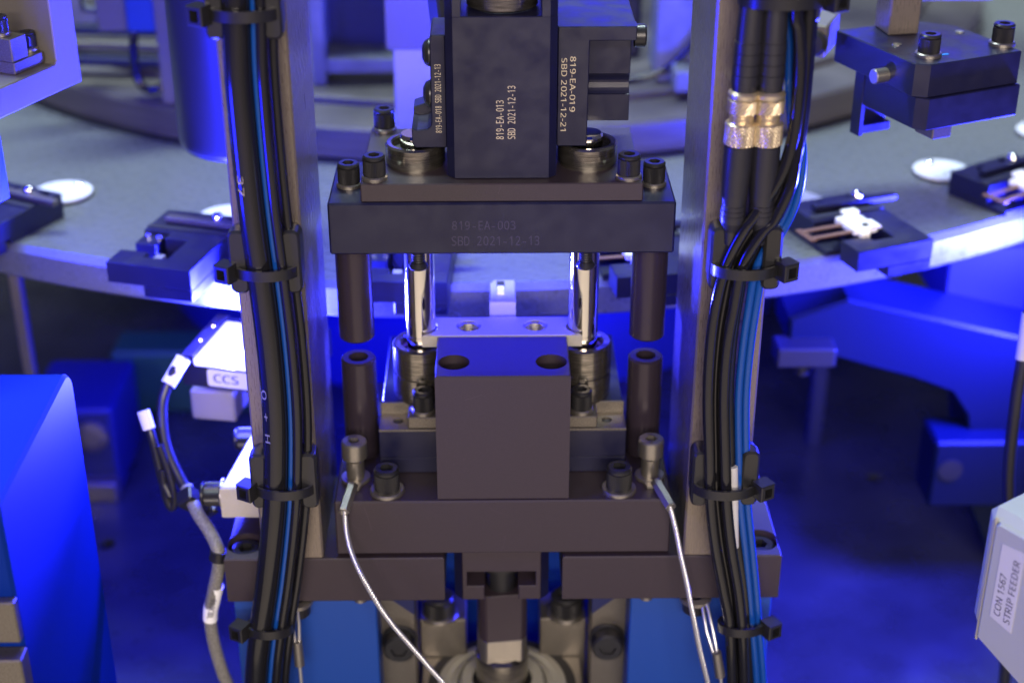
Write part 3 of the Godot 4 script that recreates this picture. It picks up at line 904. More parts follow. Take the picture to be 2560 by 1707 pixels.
# ---------------------------------------------------------------- the drive below the base plate
func drive() -> void:
	var o := Vector3(-0.7, -49, -20)
	var t := thing("coupling_block", "black block with T-shaped slot under the base plate", "block", o)
	var tee := PackedVector2Array([Vector2(-16.3, -24.3), Vector2(14.9, -24.3), Vector2(14.9, -49.1), Vector2(6.0, -49.1), Vector2(6.0, -42.5), Vector2(12.8, -42.5), Vector2(12.8, -35.7), Vector2(-14.4, -35.7), Vector2(-14.4, -42.5), Vector2(-7.6, -42.5), Vector2(-7.6, -49.1), Vector2(-16.3, -49.1)])
	part(t, "slotted_body", MB.new(o).prism(tee, -40, -3.6, 0.3, [], FRONT), mats.anodised_warm_lit)
	for s in [-1.0, 1.0]:
		var x: float = -0.7 + s * 15.65
		part(t, "flank", MB.new(o).prism(PackedVector2Array([Vector2(x, -3.7), Vector2(x + s * 3.1, -6.8), Vector2(x + s * 3.1, -40), Vector2(x, -40)]), -49.0, -24.3, 0.1), mats.anodised_blue_lit)
	o = Vector3(-0.6, -98, -22)
	var r := thing("piston_rod", "steel piston rod with flats, hooked into the T slot", "rod", o)
	var flat := PackedVector2Array()
	for q in circle(11.0, 64):
		flat.append(Vector2(clampf(q.x, -9.9, 9.9), minf(q.y, 8.2)).rotated(deg_to_rad(-7)))
	part(r, "flats", MB.new().prism(flat, 19.6, 43, 0.3), mats.anodised_warm_lit)
	part(r, "machined_step", MB.new().prism(flat, 8.5, 19.55, 0.2), mats.washer_steel)
	part(r, "shaft", MB.new().lathe(Vector3.ZERO, [Vector2(11.1, -30), Vector2(11.1, 8.2), Vector2(9.4, 9.4), Vector2(0, 9.4)], 56), mats.ground_steel)
	part(r, "hook_head", MB.new().lathe(Vector3(0, 52, 0), [Vector2(6, -9), Vector2(6.2, 4.5), Vector2(12.0, 4.6), Vector2(12.0, 9.8), Vector2(0, 9.9)], 48), mats.screw_black)
	o = Vector3(-0.6, -159.5, -20)
	var c := thing("cylinder_cap", "round cylinder cap with grey rings around the piston rod", "cylinder", o)
	var k := Vector3(0, 0, -1.5)
	part(c, "bearing_ring", MB.new().lathe(k, [Vector2(12.6, 40), Vector2(12.6, 56), Vector2(13.2, 56.6), Vector2(17.0, 56.6), Vector2(18.2, 54.2)], 64), mats.ring_plastic)
	part(c, "seal_ring", MB.new().lathe(k, [Vector2(11.2, 54.8), Vector2(12.6, 55.2)], 48), mats.dark)
	part(c, "cap_ring", MB.new().lathe(k, [Vector2(18.2, 52), Vector2(19.5, 54.4), Vector2(22, 53.4), Vector2(24, 54.0), Vector2(27.2, 53.2), Vector2(27.8, 52)], 72), mats.ring_plastic)
	part(c, "gap_ring", MB.new().lathe(k, [Vector2(27.6, 52.6), Vector2(31.6, 52.7)], 72), mats.dark)
	part(c, "head_block", MB.new().prism(rect(-34.5, 34.5, -20, 60), 12, 52.3, 0.6), mats.washer_steel)
	for s in [-1.0, 1.0]:
		var side := "left" if s < 0 else "right"
		o = Vector3(s * 45, -150, -30)
		var pl := thing("side_plate", "tan steel side plate on the %s of the cylinder cap" % side, "plate", o, 0.0, "side plates of the cylinder")
		part(pl, "upright", MB.new(o).box(Vector3(minf(s * 36.5, s * 54), -150, -40), Vector3(maxf(s * 36.5, s * 54), -54, -22), 0.8), mats.rail_steel)
		part(pl, "gusset", MB.new(o).prism(PackedVector2Array([Vector2(s * 36.5, -54), Vector2(s * 53, -54), Vector2(s * 36.5, -68)]), -21.9, -18, 0.3, [], FRONT), mats.blue_dark)
		cap_screw(6.6, 6.0, 7.6, "black cap screw facing forward on the %s side plate" % side, Vector3(s * 43.5, -83, -21.9), Vector3(90, 0, 0), "screws on the side plates", "screw_black")
		cap_screw(6.8, 9.0, 8.2, "cap screw standing on the %s shoulder of the cylinder" % side, Vector3(s * 27.5, -87, -44), Vector3(0, 10, 0), "screws on the cylinder shoulders")
		solo("shoulder_block", MB.new(Vector3(s * 27, -150, -48)).box(Vector3(minf(s * 16, s * 36), -150, -60), Vector3(maxf(s * 16, s * 36), -87.1, -40.2), 0.5), mats.rail_steel, "steel shoulder below the %s cylinder screw" % side, "block", "shoulders of the cylinder")
	solo("rear_panel", MB.new(Vector3(0, -150, -80)).box(Vector3(-70, -150, -84), Vector3(70, -25, -78), 0.5), mats.blue_paint, "blue panel seen in the gap behind the coupling block", "panel")


# ---------------------------------------------------------------- left of the press
func left_side() -> void:
	# panel lamp
	var o := Vector3(-100, 8, -91)
	var t := thing("bar_lamp", "glowing blue-white panel lamp beside the thick cable", "lamp", o, -14.0)
	part(t, "case", MB.new().prism(rect(-33, 20, -23, 17.0), -2, 12, 0.6), mats.dark)
	part(t, "diffuser", MB.new().box(Vector3(-27, 8.6, -18), Vector3(15, 12.6, 18.2), 0.8), mats.lamp_glow)
	part(t, "edge_bar", MB.new().box(Vector3(-33.0, 12.0, -23), Vector3(-27.5, 12.8, 16.5), 0.2), mats.rail_steel)
	for z in [-12.0, 2.0]:
		part(t, "edge_screw", MB.new().lathe(Vector3(-30.2, 12.8, z), [Vector2(1.3, 0), Vector2(1.1, 0.5), Vector2(0, 0.7)], 14), mats.chrome)
	part(t, "name_plate", MB.new().prism(rounded(-21.5, 20, -0.6, 7.4, 1.2), 17.05, 17.25, 0.05, [], FRONT), mats.white_print)
	lettering(t, "CCS", Vector3(-13.2, 3.5, 17.3), Vector3.RIGHT, Vector3.UP, 11.0, 4.0, mats.ink, "Droid Sans")
	lettering(t, "CCS", Vector3(-13.0, 3.5, 17.3), Vector3.RIGHT, Vector3.UP, 11.0, 4.0, mats.ink, "Droid Sans")
	# mounting block and bracket
	o = Vector3(-124, -17, -104)
	var b := thing("lamp_mount", "pale machined block under the panel lamp", "block", o, -10.0)
	part(b, "block", MB.new().box(Vector3(-10.5, 0, -12), Vector3(9.5, 14.6, 12.5), 0.8), mats.bracket_aluminium)
	o = Vector3(-100, -17, -45)
	var br := thing("lamp_bracket", "pale aluminium bracket reaching from the post to the lamp", "bracket", o)
	part(br, "arm", MB.new(o).prism(PackedVector2Array([Vector2(-111.2, -15), Vector2(-90, -15), Vector2(-90, -102), Vector2(-97, -102)]), -17.2, -2.9, 0.7), mats.bracket_aluminium)
	cap_screw(4.9, 8.0, 6.4, "black cap screw pointing sideways at the near end of the pale bracket", Vector3(-110.6, -10, -22), Vector3(0, 0, 90), "screws in the pale bracket")
	cap_screw(4.9, 8.0, 6.4, "black cap screw pointing sideways at the far end of the pale bracket", Vector3(-103.0, -8.5, -62), Vector3(0, 0, 90), "screws in the pale bracket")
	# silver frame with clamp blocks
	o = Vector3(-163.7, 138.8, -88.4)
	var f := thing("silver_frame", "blue-lit silver aluminium frame in the upper left corner", "frame", o, 66.4)
	# own axes: -x runs towards the viewer along the face, z comes out of the face
	var ell := PackedVector2Array([Vector2(0, 0), Vector2(0, 90), Vector2(-13.5, 90), Vector2(-13.5, 12), Vector2(-14.6, 10.9), Vector2(-90, 10.9), Vector2(-90, 0)])
	part(f, "angle", MB.new().prism(ell, -46, 0, 0.5, [], FRONT), mats.frame_aluminium)
	part(f, "leg", MB.new().box(Vector3(-110, -34, -40), Vector3(-43, -0.1, -6), 0.6), mats.blue_paint)
	part(f, "back_web", MB.new().box(Vector3(-60, 11, -60), Vector3(-13.6, 90, -46.1), 0.5), mats.frame_aluminium)
	var st := thing("step_block", "two-tier tan steel block on the silver frame", "block", Vector3(-163.7, 149.8, -88.4), 66.4)
	part(st, "lower_tier", MB.new().box(Vector3(-31.8, 0, -26), Vector3(-14.5, 4.6, -4.7), 0.3), mats.rail_steel)
	part(st, "upper_tier", MB.new().box(Vector3(-31.8, 4.7, -26), Vector3(-22.7, 13.5, -5.0), 0.3), mats.rail_steel)
	cap_screw(2.9, 6.0, 3.4, "small cap screw on top of the two-tier steel block", Vector3(-185.6, 163.4, -67.4), Vector3(0, 10, 0), "screws on the two-tier block")
	cap_screw(2.9, 6.0, 3.4, "small cap screw on the lower step of the two-tier block", Vector3(-179.2, 154.5, -77.5), Vector3(0, 20, 0), "screws on the two-tier block")
	# dark round housing hanging beside the cable
	o = Vector3(-112, 92, -142)
	var cy := MB.new(o)
	cy.lathe(o, [Vector2(0, 1.5), Vector2(20, 1.5), Vector2(25.5, 2.2), Vector2(27.2, 5), Vector2(27.4, 7), Vector2(27.4, 200)], 64)
	solo("round_housing", cy, mats.sleeve_black, "dark round housing with rounded foot behind the thick cable", "housing")
	# blue box in the lower left corner
	o = Vector3(-190, -150, 40)
	var bb := thing("blue_box", "bright blue enclosure with rounded top in the lower left corner", "box", o)
	var prof := PackedVector2Array([Vector2(-2, -150), Vector2(90, -150), Vector2(90, 59)])
	for i in 9:
		var a := PI / 2 * i / 8.0
		prof.append(Vector2(7 - 9 * sin(a), 50 + 9 * cos(a)))
	part(bb, "shell", MB.new(o).prism(prof, -240, -158, 1.2, [], SIDE), mats.blue_box)
	o = Vector3(-168, -10, 96)
	var ta := thing("tan_clamp", "tan steel clamp piece at the lower left border", "clamp", o)
	part(ta, "plate", MB.new(o).box(Vector3(-190, 8, 90.2), Vector3(-157.5, 24, 94), 0.5), mats.rail_steel)
	part(ta, "jaw", MB.new(o).box(Vector3(-190, -16, 90.2), Vector3(-157.0, 4, 98), 0.5), mats.rail_steel)


# ---------------------------------------------------------------- right of the press
func right_side() -> void:
	# clamp block standing over the table
	var o := Vector3(155.2, 129, -53)
	var t := thing("clamp_assembly", "black two-tier clamp block with steel dowel, upper right", "block", o, 24.0)
	var plan := PackedVector2Array([Vector2(4.5, 0), Vector2(47, 0), Vector2(47, -38), Vector2(38, -50), Vector2(0, -53), Vector2(0, -3.6)])
	part(t, "upper_block", MB.new().prism(plan, 12.6, 25.4, 0.35), mats.anodised_blue_lit)
	part(t, "lower_block", MB.new().prism(PackedVector2Array([Vector2(5, 1.0), Vector2(48, 1.0), Vector2(48, -34), Vector2(1.6, -34), Vector2(1.6, -3)]), 0, 12.5, 0.4), mats.anodised_blue_lit)
	var leg := MB.new()
	leg.box(Vector3(1.2, -13, -40), Vector3(3.2, 12.4, -34.1), 0.2)
	leg.box(Vector3(3.0, -13, -40), Vector3(18, -9.5, -36), 0.3)
	leg.box(Vector3(3.0, -13, -40.5), Vector3(18, 5, -39.6), 0.1)
	part(t, "hanging_leg", leg, mats.anodised_blue_lit)
	part(t, "tip", MB.new().box(Vector3(12, -6, -14), Vector3(21, -0.1, -3), 0.4), mats.rail_steel)
	part(t, "dowel", MB.new().lathe(Vector3(0, 16.5, -20), [Vector2(2.9, 0), Vector2(2.9, 5.4), Vector2(2.5, 5.8), Vector2(0, 5.8)], 28, Basis(Vector3.UP, Vector3.LEFT, Vector3.BACK)), mats.washer_steel)
	for q in [Vector3(8.7, 25.4, -26), Vector3(42, 25.4, -30)]:
		part(t, "dimple", MB.new().lathe(q, [Vector2(2.0, 0), Vector2(1.7, 0.5), Vector2(0.6, 0.7), Vector2(0, 0.7)], 18), mats.washer_steel)
	part(t, "paint_stroke", MB.new().box(Vector3(14.6, 25.41, -9), Vector3(19, 25.6, -7.8), 0.05), mats.marker_blue)
	cap_screw(4.1, 7.0, 5.0, "cap screw at the near corner of the upper right clamp block", Vector3(161.0, 154.45, -66.5), Vector3(0, 30, 0), "screws on the clamp block")
	cap_screw(4.1, 7.0, 5.0, "cap screw at the far corner of the upper right clamp block", Vector3(193.0, 154.45, -80.4), Vector3(0, 12, 0), "screws on the clamp block")
	o = Vector3(154, 154.45, -100)
	var col := thing("clamp_column", "brown steel column rising from the upper right clamp block", "column", o, 9.0)
	part(col, "bar", MB.new().box(Vector3(-3, 0, -8), Vector3(9.5, 110, 6.5), 0.5), mats.post_steel)
	o = Vector3(131, 148, -110)
	var rod := thing("clamp_rod", "grey square bar ending in a round dark head, by the clamp block", "bar", o, 66.0)
	part(rod, "bar", MB.new().box(Vector3(-12, -4, -5), Vector3(12, 9, 3), 0.6), mats.frame_aluminium)
	part(rod, "head", MB.new().lathe(Vector3(-12.2, 2, -1), [Vector2(5.0, 0), Vector2(5.0, 2), Vector2(3.6, 3.4), Vector2(0, 4)], 24, Basis(Vector3.UP, Vector3.LEFT, Vector3.BACK)), mats.screw_black)
	# grey feeder plug
	o = Vector3(158.2, 5.0, 73.6)
	var pl := thing("feeder_plug", "grey plastic plug housing with paper label, lower right corner", "plug", o, -55.0)
	var face := PackedVector2Array([Vector2(0, -4), Vector2(0, 37.4), Vector2(2.4, 40), Vector2(48, 40), Vector2(48, -26), Vector2(30, -22), Vector2(4, -11)])
	part(pl, "shell", MB.new().prism(face, -42, 0, 3.2, [], FRONT), mats.grey_housing)
	part(pl, "lid", MB.new().prism(PackedVector2Array([Vector2(5.4, -9.5), Vector2(5.4, 36.0), Vector2(7, 37.5), Vector2(47, 37.5), Vector2(47, -23), Vector2(30, -19.6)]), -0.1, 1.6, 0.8, [], FRONT), mats.grey_housing)
	part(pl, "seam", MB.new().prism(PackedVector2Array([Vector2(4.4, -10.8), Vector2(4.4, 38.4), Vector2(5.2, 38.4), Vector2(5.2, -11.2)]), -0.1, 0.9, 0.2, [], FRONT), mats.ring_plastic)
	part(pl, "paper_label", MB.new().prism(PackedVector2Array([Vector2(9.4, 31), Vector2(9.4, 2), Vector2(18.4, 0), Vector2(18.4, 32)]), 1.62, 1.8, 0.04, [], FRONT), mats.dull_paper)
	lettering(pl, "CON 1567", Vector3(11.9, 12.0, 1.82), Vector3.UP, Vector3.LEFT, 16.5, 2.5, mats.ink, "Droid Sans")
	lettering(pl, "STRIP FEEDER", Vector3(15.9, 15.4, 1.82), Vector3.UP, Vector3.LEFT, 25.0, 2.5, mats.ink, "Droid Sans")
	part(pl, "gland", MB.new().lathe(Vector3(24, -28, -14), [Vector2(6, -20), Vector2(6.4, 0), Vector2(8, 4), Vector2(8, 12)], 28), mats.copper)
	# blue casting under the table
	o = Vector3(235, -150, -180)
	var arm := thing("cast_bracket", "bright blue cast arm reaching under the table, right side", "arm", o)
	var poly := PackedVector2Array([Vector2(138.5, -3.6), Vector2(166, 6.4), Vector2(256, -15.5), Vector2(330, -30), Vector2(330, -150), Vector2(258, -150), Vector2(238, -108), Vector2(234, -72), Vector2(231, -58), Vector2(222, -45), Vector2(202, -37), Vector2(181, -31), Vector2(139, -17.5)])
	part(arm, "web", MB.new(o).prism(poly, -200, -162, 1.5, [], FRONT), mats.blue_cast)
	part(arm, "foot", MB.new(o).box(Vector3(214, -104, -176), Vector3(262, -66, -150), 1.5), mats.blue_cast)
	part(arm, "bolt_hole", MB.new(o).lathe(Vector3(223, -82, -149.9), [Vector2(6, 0), Vector2(6, 0.4), Vector2(0, 0.5)], 24, Basis(Vector3.RIGHT, Vector3.BACK, Vector3.UP)), mats.dark)
	part(arm, "stop_block", MB.new(o).box(Vector3(132, -24, -166), Vector3(160, -14, -150), 0.8), mats.dark)
	part(arm, "stop_screw", MB.new(o).lathe(Vector3(146, -31, -158), [Vector2(0, 0), Vector2(3.4, 0), Vector2(3.6, 6), Vector2(3.6, 8)], 20), mats.screw_black)
	solo("dark_block", MB.new(Vector3(265, -40, -230)).box(Vector3(224, -20, -260), Vector3(330, 28, -200), 1.0), mats.blue_dark, "dark blue block under the bright rim at the right border", "block")
	solo("pale_board", MB.new(Vector3(200, -150, -330)).box(Vector3(150, -42, -336), Vector3(236, 6, -328), 0.8), mats.pink_board, "pale pinkish board far under the table behind the thin support", "board")
	solo("thin_support", MB.new(Vector3(186, -150, -290)).box(Vector3(183, -150, -294), Vector3(191, 20, -286), 0.5), mats.blue_dark, "thin dark support in front of the pale board", "support")


# ---------------------------------------------------------------- cables, ties, wires
func cable(called: String, label: String, ctrl: Array, r: float, m: Material, group := "", category := "cable") -> MeshInstance3D:
	var mb := MB.new(ctrl[ctrl.size() - 1])
	mb.tube(smooth_line(ctrl), r, 16)
	return solo(called, mb, m, label, category, group)


func cable_tie(label: String, at: Vector3, rx: float, rz: float, head_side: float, mount := true) -> void:
	# strap round the bundle, its square head to one side
	var t := thing("cable_tie", label, "cable tie", at, 0.0, "black cable ties")
	var mb := MB.new()
	var n := 40
	for i in n:
		for s in [[rx, rz, 1.0], [rx - 1.1, rz - 1.1, -1.0]]:
			var a := TAU * i / n
			var b := TAU * (i + 1) / n
			var p := Vector3(cos(a) * s[0], 0, sin(a) * s[1])
			var q := Vector3(cos(b) * s[0], 0, sin(b) * s[1])
			var np: Vector3 = Vector3(cos(a), 0, sin(a)) * s[2]
			var nq: Vector3 = Vector3(cos(b), 0, sin(b)) * s[2]
			var h := Vector3(0, 1.9, 0)
			mb.tri(p - h, q - h, q + h, np, nq, nq)
			mb.tri(p - h, q + h, p + h, np, nq, np)
		var a2 := TAU * i / n
		var b2 := TAU * (i + 1) / n
		for y in [-1.9, 1.9]:
			mb.quad(Vector3(cos(a2) * rx, y, sin(a2) * rz), Vector3(cos(b2) * rx, y, sin(b2) * rz), Vector3(cos(b2) * (rx - 1.1), y, sin(b2) * (rz - 1.1)), Vector3(cos(a2) * (rx - 1.1), y, sin(a2) * (rz - 1.1)), Vector3(0, signf(y), 0))
	part(t, "strap", mb, mats.tie_black)
	var hb := MB.new()
	hb.xf = Transform3D(Basis(Vector3.UP, head_side * 0.5), Vector3(head_side * (rx + 2.0), 0, rz * 0.35))
	hb.prism(rect(-3.1, 3.1, -3.3, 3.3), -3.3, 3.3, 0.4, [[rect(-1.6, 1.6, -1.9, 1.9), 9.0]], FRONT)
	part(t, "head", hb, mats.tie_black)
	if mount:
		var mo := thing("tie_mount", label.replace("black cable tie", "black tie mount block"), "mount", Vector3(at.x, at.y - 6, 0.85), 0.0, "tie mounts on the posts")
		var body := MB.new()
		body.prism(rounded(-12.2, 12.2, -2, 20, 3.5), 0, 5, 0.5, [], FRONT)
		for s in [-1.0, 1.0]:
			body.prism(rounded(s * 9.2 - 3.2, s * 9.2 + 3.2, -2.5, 21, 2.4), 4.5, 11, 0.8, [], FRONT)
		part(mo, "saddle", body, mats.tie_black)


func knurled(r: float, y0: float, y1: float, crossed: bool) -> MB:
	# a ring whose skin is raised in small diamonds (crossed) or slanted ribs
	var mb := MB.new()
	mb.lathe(Vector3.ZERO, [Vector2(0, y0), Vector2(r - 0.7, y0), Vector2(r, y0 + 0.6)], 48)
	mb.lathe(Vector3.ZERO, [Vector2(r, y1 - 0.6), Vector2(r - 0.7, y1), Vector2(0, y1)], 48)
	var nu := 160
	var nv := 20
	var at := func(i: int, k: int) -> Vector3:
		var a := TAU * i / nu
		var f := float(k) / nv
		var y := lerpf(y0 + 0.6, y1 - 0.6, f)
		var p := a * 24.0 / TAU
		var q := (y - y0) * 0.7
		var d := absf(fposmod(p + q, 1.0) - 0.5) * 2.0
		if crossed:
			d = minf(d, absf(fposmod(p - q, 1.0) - 0.5) * 2.0)
		var rr := r + 0.5 * (minf(d, 0.6) - 0.4)
		return Vector3(cos(a) * rr, y, sin(a) * rr)
	for i in nu:
		for k in nv:
			var a: Vector3 = at.call(i, k)
			var b: Vector3 = at.call(i + 1, k)
			var c: Vector3 = at.call(i + 1, k + 1)
			var d: Vector3 = at.call(i, k + 1)
			var n := (b - a).cross(d - a).normalized()
			if n.dot(Vector3(a.x, 0, a.z)) < 0.0:
				n = -n
			mb.quad(a, b, c, d, n)
	return mb


func cables() -> void:
	var left := [Vector3(-84.6, 230, 10), Vector3(-84.9, 196.2, 10), Vector3(-85.8, 174.8, 10), Vector3(-85.8, 151, 10), Vector3(-85.2, 124.5, 10), Vector3(-83.9, 98.4, 10), Vector3(-82.9, 71.1, 10), Vector3(-83, 42.5, 10), Vector3(-84.9, 14.3, 10), Vector3(-86.9, -3.2, 10), Vector3(-91, -29.3, 10), Vector3(-95.2, -52.3, 10), Vector3(-99.4, -80, 10), Vector3(-106, -140, 8)]
	var thick := cable("power_cable", "thick glossy black cable tied along the bare post", left, 4.7, mats.cable_black)
	var base: Vector3 = left[left.size() - 1]
	lettering(thick, "37", Vector3(-87.4, 135.0, 14.35) - base, Vector3.DOWN, Vector3(0.94, 0, 0.34).normalized(), 7.0, 2.2, mats.yellow_print)
	lettering(thick, "H + O", Vector3(-85.6, 46.0, 14.2) - base, Vector3.UP, Vector3(-0.9, 0, -0.43).normalized(), 22.0, 2.0, mats.pale_print)
	var specs := [["signal_cable", "thin black cable beside the blue hose on the bare post", 8.2, 1.8, 1.8, "cable_black"], ["signal_cable", "thin black cable next to the bare post's inner edge", 11.6, -1.4, 1.6, "cable_black"], ["air_hose", "blue air hose squeezed beside the thick black cable", 5.9, 0.4, 1.2, "cable_blue"]]
	for s in specs:
		var pts := []
		for q in left:
			pts.append(q + Vector3(s[2], 0, s[3]))
		cable(s[0], s[1], pts, s[4], mats[s[5]])
	cable_tie("black cable tie topmost on the thick cable", Vector3(-82.5, 192.5, 9.5), 11.5, 7.2, -1.0)
	cable_tie("black cable tie halfway up the thick cable", Vector3(-81.8, 102.5, 9.5), 11.5, 7.2, -1.0)
	cable_tie("black cable tie near the pale bracket on the thick cable", Vector3(-81.4, 13.5, 9.5), 11.5, 7.2, -1.0)
	cable_tie("black cable tie lowest on the thick cable, below the beam", Vector3(-91.8, -51.5, 10), 9.3, 5.6, -1.0, false)
	# the bundle on the right post
	var bundle := {
		"a": [Vector3(93.0, 230, 13), Vector3(93.7, 194.1, 14), Vector3(95, 187.5, 14), Vector3(96.5, 175.4, 14), Vector3(96.6, 158.1, 14), Vector3(95.2, 145.4, 14), Vector3(91.9, 135.1, 14), Vector3(85.8, 124, 14), Vector3(82.3, 118.3, 14), Vector3(77.6, 106.3, 13), Vector3(74.7, 90.7, 13), Vector3(73.7, 73.5, 13), Vector3(74, 52.5, 13), Vector3(75.8, 28.8, 13), Vector3(77.3, 9.2, 13), Vector3(80.2, -11.2, 13), Vector3(84.6, -32.2, 13), Vector3(88.2, -49.5, 13), Vector3(91.1, -78, 13), Vector3(97, -140, 10)],
		"b": [Vector3(95.5, 230, 10), Vector3(96.5, 180, 10), Vector3(97.6, 155, 11), Vector3(96.7, 142.8, 11), Vector3(94.1, 132.8, 11), Vector3(89, 121.7, 11), Vector3(85.8, 117, 10), Vector3(80.6, 104.9, 9), Vector3(78.1, 89.2, 9), Vector3(76.8, 71.9, 9), Vector3(76.9, 52, 9), Vector3(78.6, 27, 9), Vector3(80.2, 7.2, 9), Vector3(83.3, -13.3, 9), Vector3(87.6, -34.4, 9), Vector3(90.5, -51.9, 9), Vector3(93.9, -80.6, 9), Vector3(100, -140, 7)],
		"c": [Vector3(98, 230, 12), Vector3(98.5, 175, 12), Vector3(98.3, 155, 12), Vector3(97.5, 142.1, 13), Vector3(96.3, 133.2, 14), Vector3(92.3, 122.1, 14), Vector3(88.6, 117.4, 14), Vector3(82.7, 104.8, 13.5), Vector3(81, 89.7, 13.5), Vector3(79.5, 72.4, 13.5), Vector3(79.7, 52, 13.5), Vector3(81.6, 27.6, 13.5), Vector3(83.4, 7.8, 13.5), Vector3(86.4, -12.6, 13.5), Vector3(90.6, -33.7, 13.5), Vector3(93.2, -51.1, 13.5), Vector3(96.2, -79.8, 13), Vector3(102, -140, 10)],
		"d": [Vector3(99.5, 230, 9), Vector3(99.8, 175, 9), Vector3(99.4, 155, 10), Vector3(98, 141.7, 11), Vector3(97.3, 132.8, 11), Vector3(93.7, 122.2, 11), Vector3(90.1, 117.6, 10), Vector3(84.4, 106.2, 9.5), Vector3(82.6, 91.1, 9.5), Vector3(81.5, 73.9, 9.5), Vector3(81.6, 53, 9.5), Vector3(83.6, 29.4, 9.5), Vector3(85.4, 9.7, 9.5), Vector3(88.5, -10.6, 9.5), Vector3(92.6, -31.5, 9.5), Vector3(95.2, -48.8, 9.5), Vector3(98.2, -77.3, 9), Vector3(104, -140, 7)],
	}
	var words := {"a": "black cable leading the bundle, nearest the gold connectors", "b": "black cable second in the bundle, tucked behind the first", "c": "black cable in the middle of the bundle", "d": "black cable next to the blue hoses in the bundle"}
	for k in bundle:
		cable("bundle_cable", words[k], bundle[k], 2.15, mats.cable_black, "black cables in the bundle")
	var blue1 := [Vector3(91.0, 230, 7), Vector3(91.9, 192.5, 7), Vector3(93.5, 181, 7), Vector3(94.8, 166.2, 7), Vector3(97, 151, 7), Vector3(98.6, 143, 7), Vector3(98.8, 131, 7), Vector3(96.6, 120.4, 7), Vector3(91.8, 110.1, 8), Vector3(88.0, 100.2, 9), Vector3(86.6, 87.7, 10), Vector3(85.6, 70.2, 10), Vector3(85.5, 50, 10), Vector3(87.3, 25.1, 10), Vector3(89.2, 5.1, 10), Vector3(92.4, -15.5, 10), Vector3(95.6, -36.8, 10), Vector3(98, -54.3, 10), Vector3(102, -83.2, 10), Vector3(108, -140, 8)]
	var blue2 := []
	for q in blue1:
		blue2.append(q + Vector3(2.8, 0, -0.6))
	cable("blue_hose", "blue air hose along the inner side of the cable bundle", blue1, 1.45, mats.cable_blue, "blue hoses in the bundle")
	cable("blue_hose", "outermost blue air hose of the cable bundle", blue2, 1.45, mats.cable_blue, "blue hoses in the bundle")
	solo("cable_marker", MB.new(Vector3(85, 20, 13.8)).tube([Vector3(85.2, 22, 11.2), Vector3(86.6, 4, 11.2), Vector3(88, -14, 11.2)], 1.8, 14), mats.dull_paper, "white marker sleeve among the black cables by the beam", "marker")
	cable_tie("black cable tie topmost on the connector bundle", Vector3(89.5, 197, 11), 14.5, 9.5, 1.0)
	cable_tie("black cable tie below the gold connectors", Vector3(84.0, 102.8, 11), 12.0, 7.4, 1.0)
	cable_tie("black cable tie near the base plate on the bundle", Vector3(82.6, 13.2, 11), 12.0, 7.4, 1.0)
	cable_tie("black cable tie lowest on the bundle, below the beam", Vector3(93.2, -51.5, 11), 9.4, 5.6, 1.0, false)
	# the two gold connectors
	for k in 2:
		var o := Vector3(78.1 + 9.9 * k, 118, 12.0)
		var t := thing("round_connector", "round cable connector with gold rings, next to the post's edge" if k == 0 else "round cable connector with gold rings, touching the curved cable", "connector", o, 0.0, "gold ringed connectors")
		t.rotation_degrees = Vector3(0, 0, -1.2 if k == 0 else 0.6)
		var lower := [Vector2(1.8, -6), Vector2(2.4, -1), Vector2(4.0, 2.5)]
		for i in 3:
			lower += [Vector2(4.15, 4.0 + i * 1.8), Vector2(4.35, 4.1 + i * 1.8), Vector2(4.35, 5.2 + i * 1.8), Vector2(4.15, 5.3 + i * 1.8)]
		lower += [Vector2(4.5, 12), Vector2(4.9, 22), Vector2(4.95, 30)]
		part(t, "lower_sleeve", MB.new().lathe(Vector3.ZERO, lower, 40), mats.sleeve_black)
		part(t, "knurled_nut", knurled(5.25, 30, 38.2, true), mats.brass)
		part(t, "thread", MB.new().lathe(Vector3.ZERO, [Vector2(4.2, 38), Vector2(4.2, 38.6), Vector2(3.9, 38.8), Vector2(4.2, 39.2), Vector2(3.9, 39.6), Vector2(4.2, 40), Vector2(3.9, 40.4), Vector2(4.3, 41)], 36), mats.brass)
		part(t, "ribbed_ring", knurled(5.1, 41, 46.4, false), mats.brass)
		part(t, "collar", MB.new().lathe(Vector3.ZERO, [Vector2(4.9, 46.3), Vector2(5.2, 46.9), Vector2(5.2, 48.0), Vector2(4.4, 48.8), Vector2(4.0, 48.9)], 40), mats.brass)
		var upper := [Vector2(4.2, 48.9), Vector2(4.3, 51)]
		for i in 4:
			upper += [Vector2(4.55, 51.1 + i * 3.6), Vector2(4.5, 54.2 + i * 3.6), Vector2(4.25, 54.3 + i * 3.6), Vector2(4.25, 54.7 + i * 3.6)]
		upper += [Vector2(4.3, 66), Vector2(3.9, 84), Vector2(3.6, 130)]
		part(t, "upper_sleeve", MB.new().lathe(Vector3.ZERO, upper, 40), mats.sleeve_black)
	# wires with crimped sleeves
	for s in [-1.0, 1.0]:
		var side := "left" if s < 0 else "right"
		var pts := [Vector3(-60.6, -1.4, 3), Vector3(-60.4, -7.7, 4), Vector3(-59.1, -13.3, 8), Vector3(-56.9, -18, 12), Vector3(-53.4, -24.3, 16), Vector3(-48.2, -34.7, 18), Vector3(-42.9, -42.7, 20), Vector3(-37.4, -49.4, 22), Vector3(-30.7, -57.9, 24), Vector3(-23.1, -67.8, 26), Vector3(-5, -95, 28)] if s < 0 else [Vector3(63.5, -0.4, 3), Vector3(66.0, -9.5, 6), Vector3(68.2, -19.9, 10), Vector3(70.8, -31, 13), Vector3(73.1, -42.2, 16), Vector3(76.4, -57.6, 18), Vector3(80.6, -74.4, 20), Vector3(86, -98, 22)]
		var o: Vector3 = pts[0]
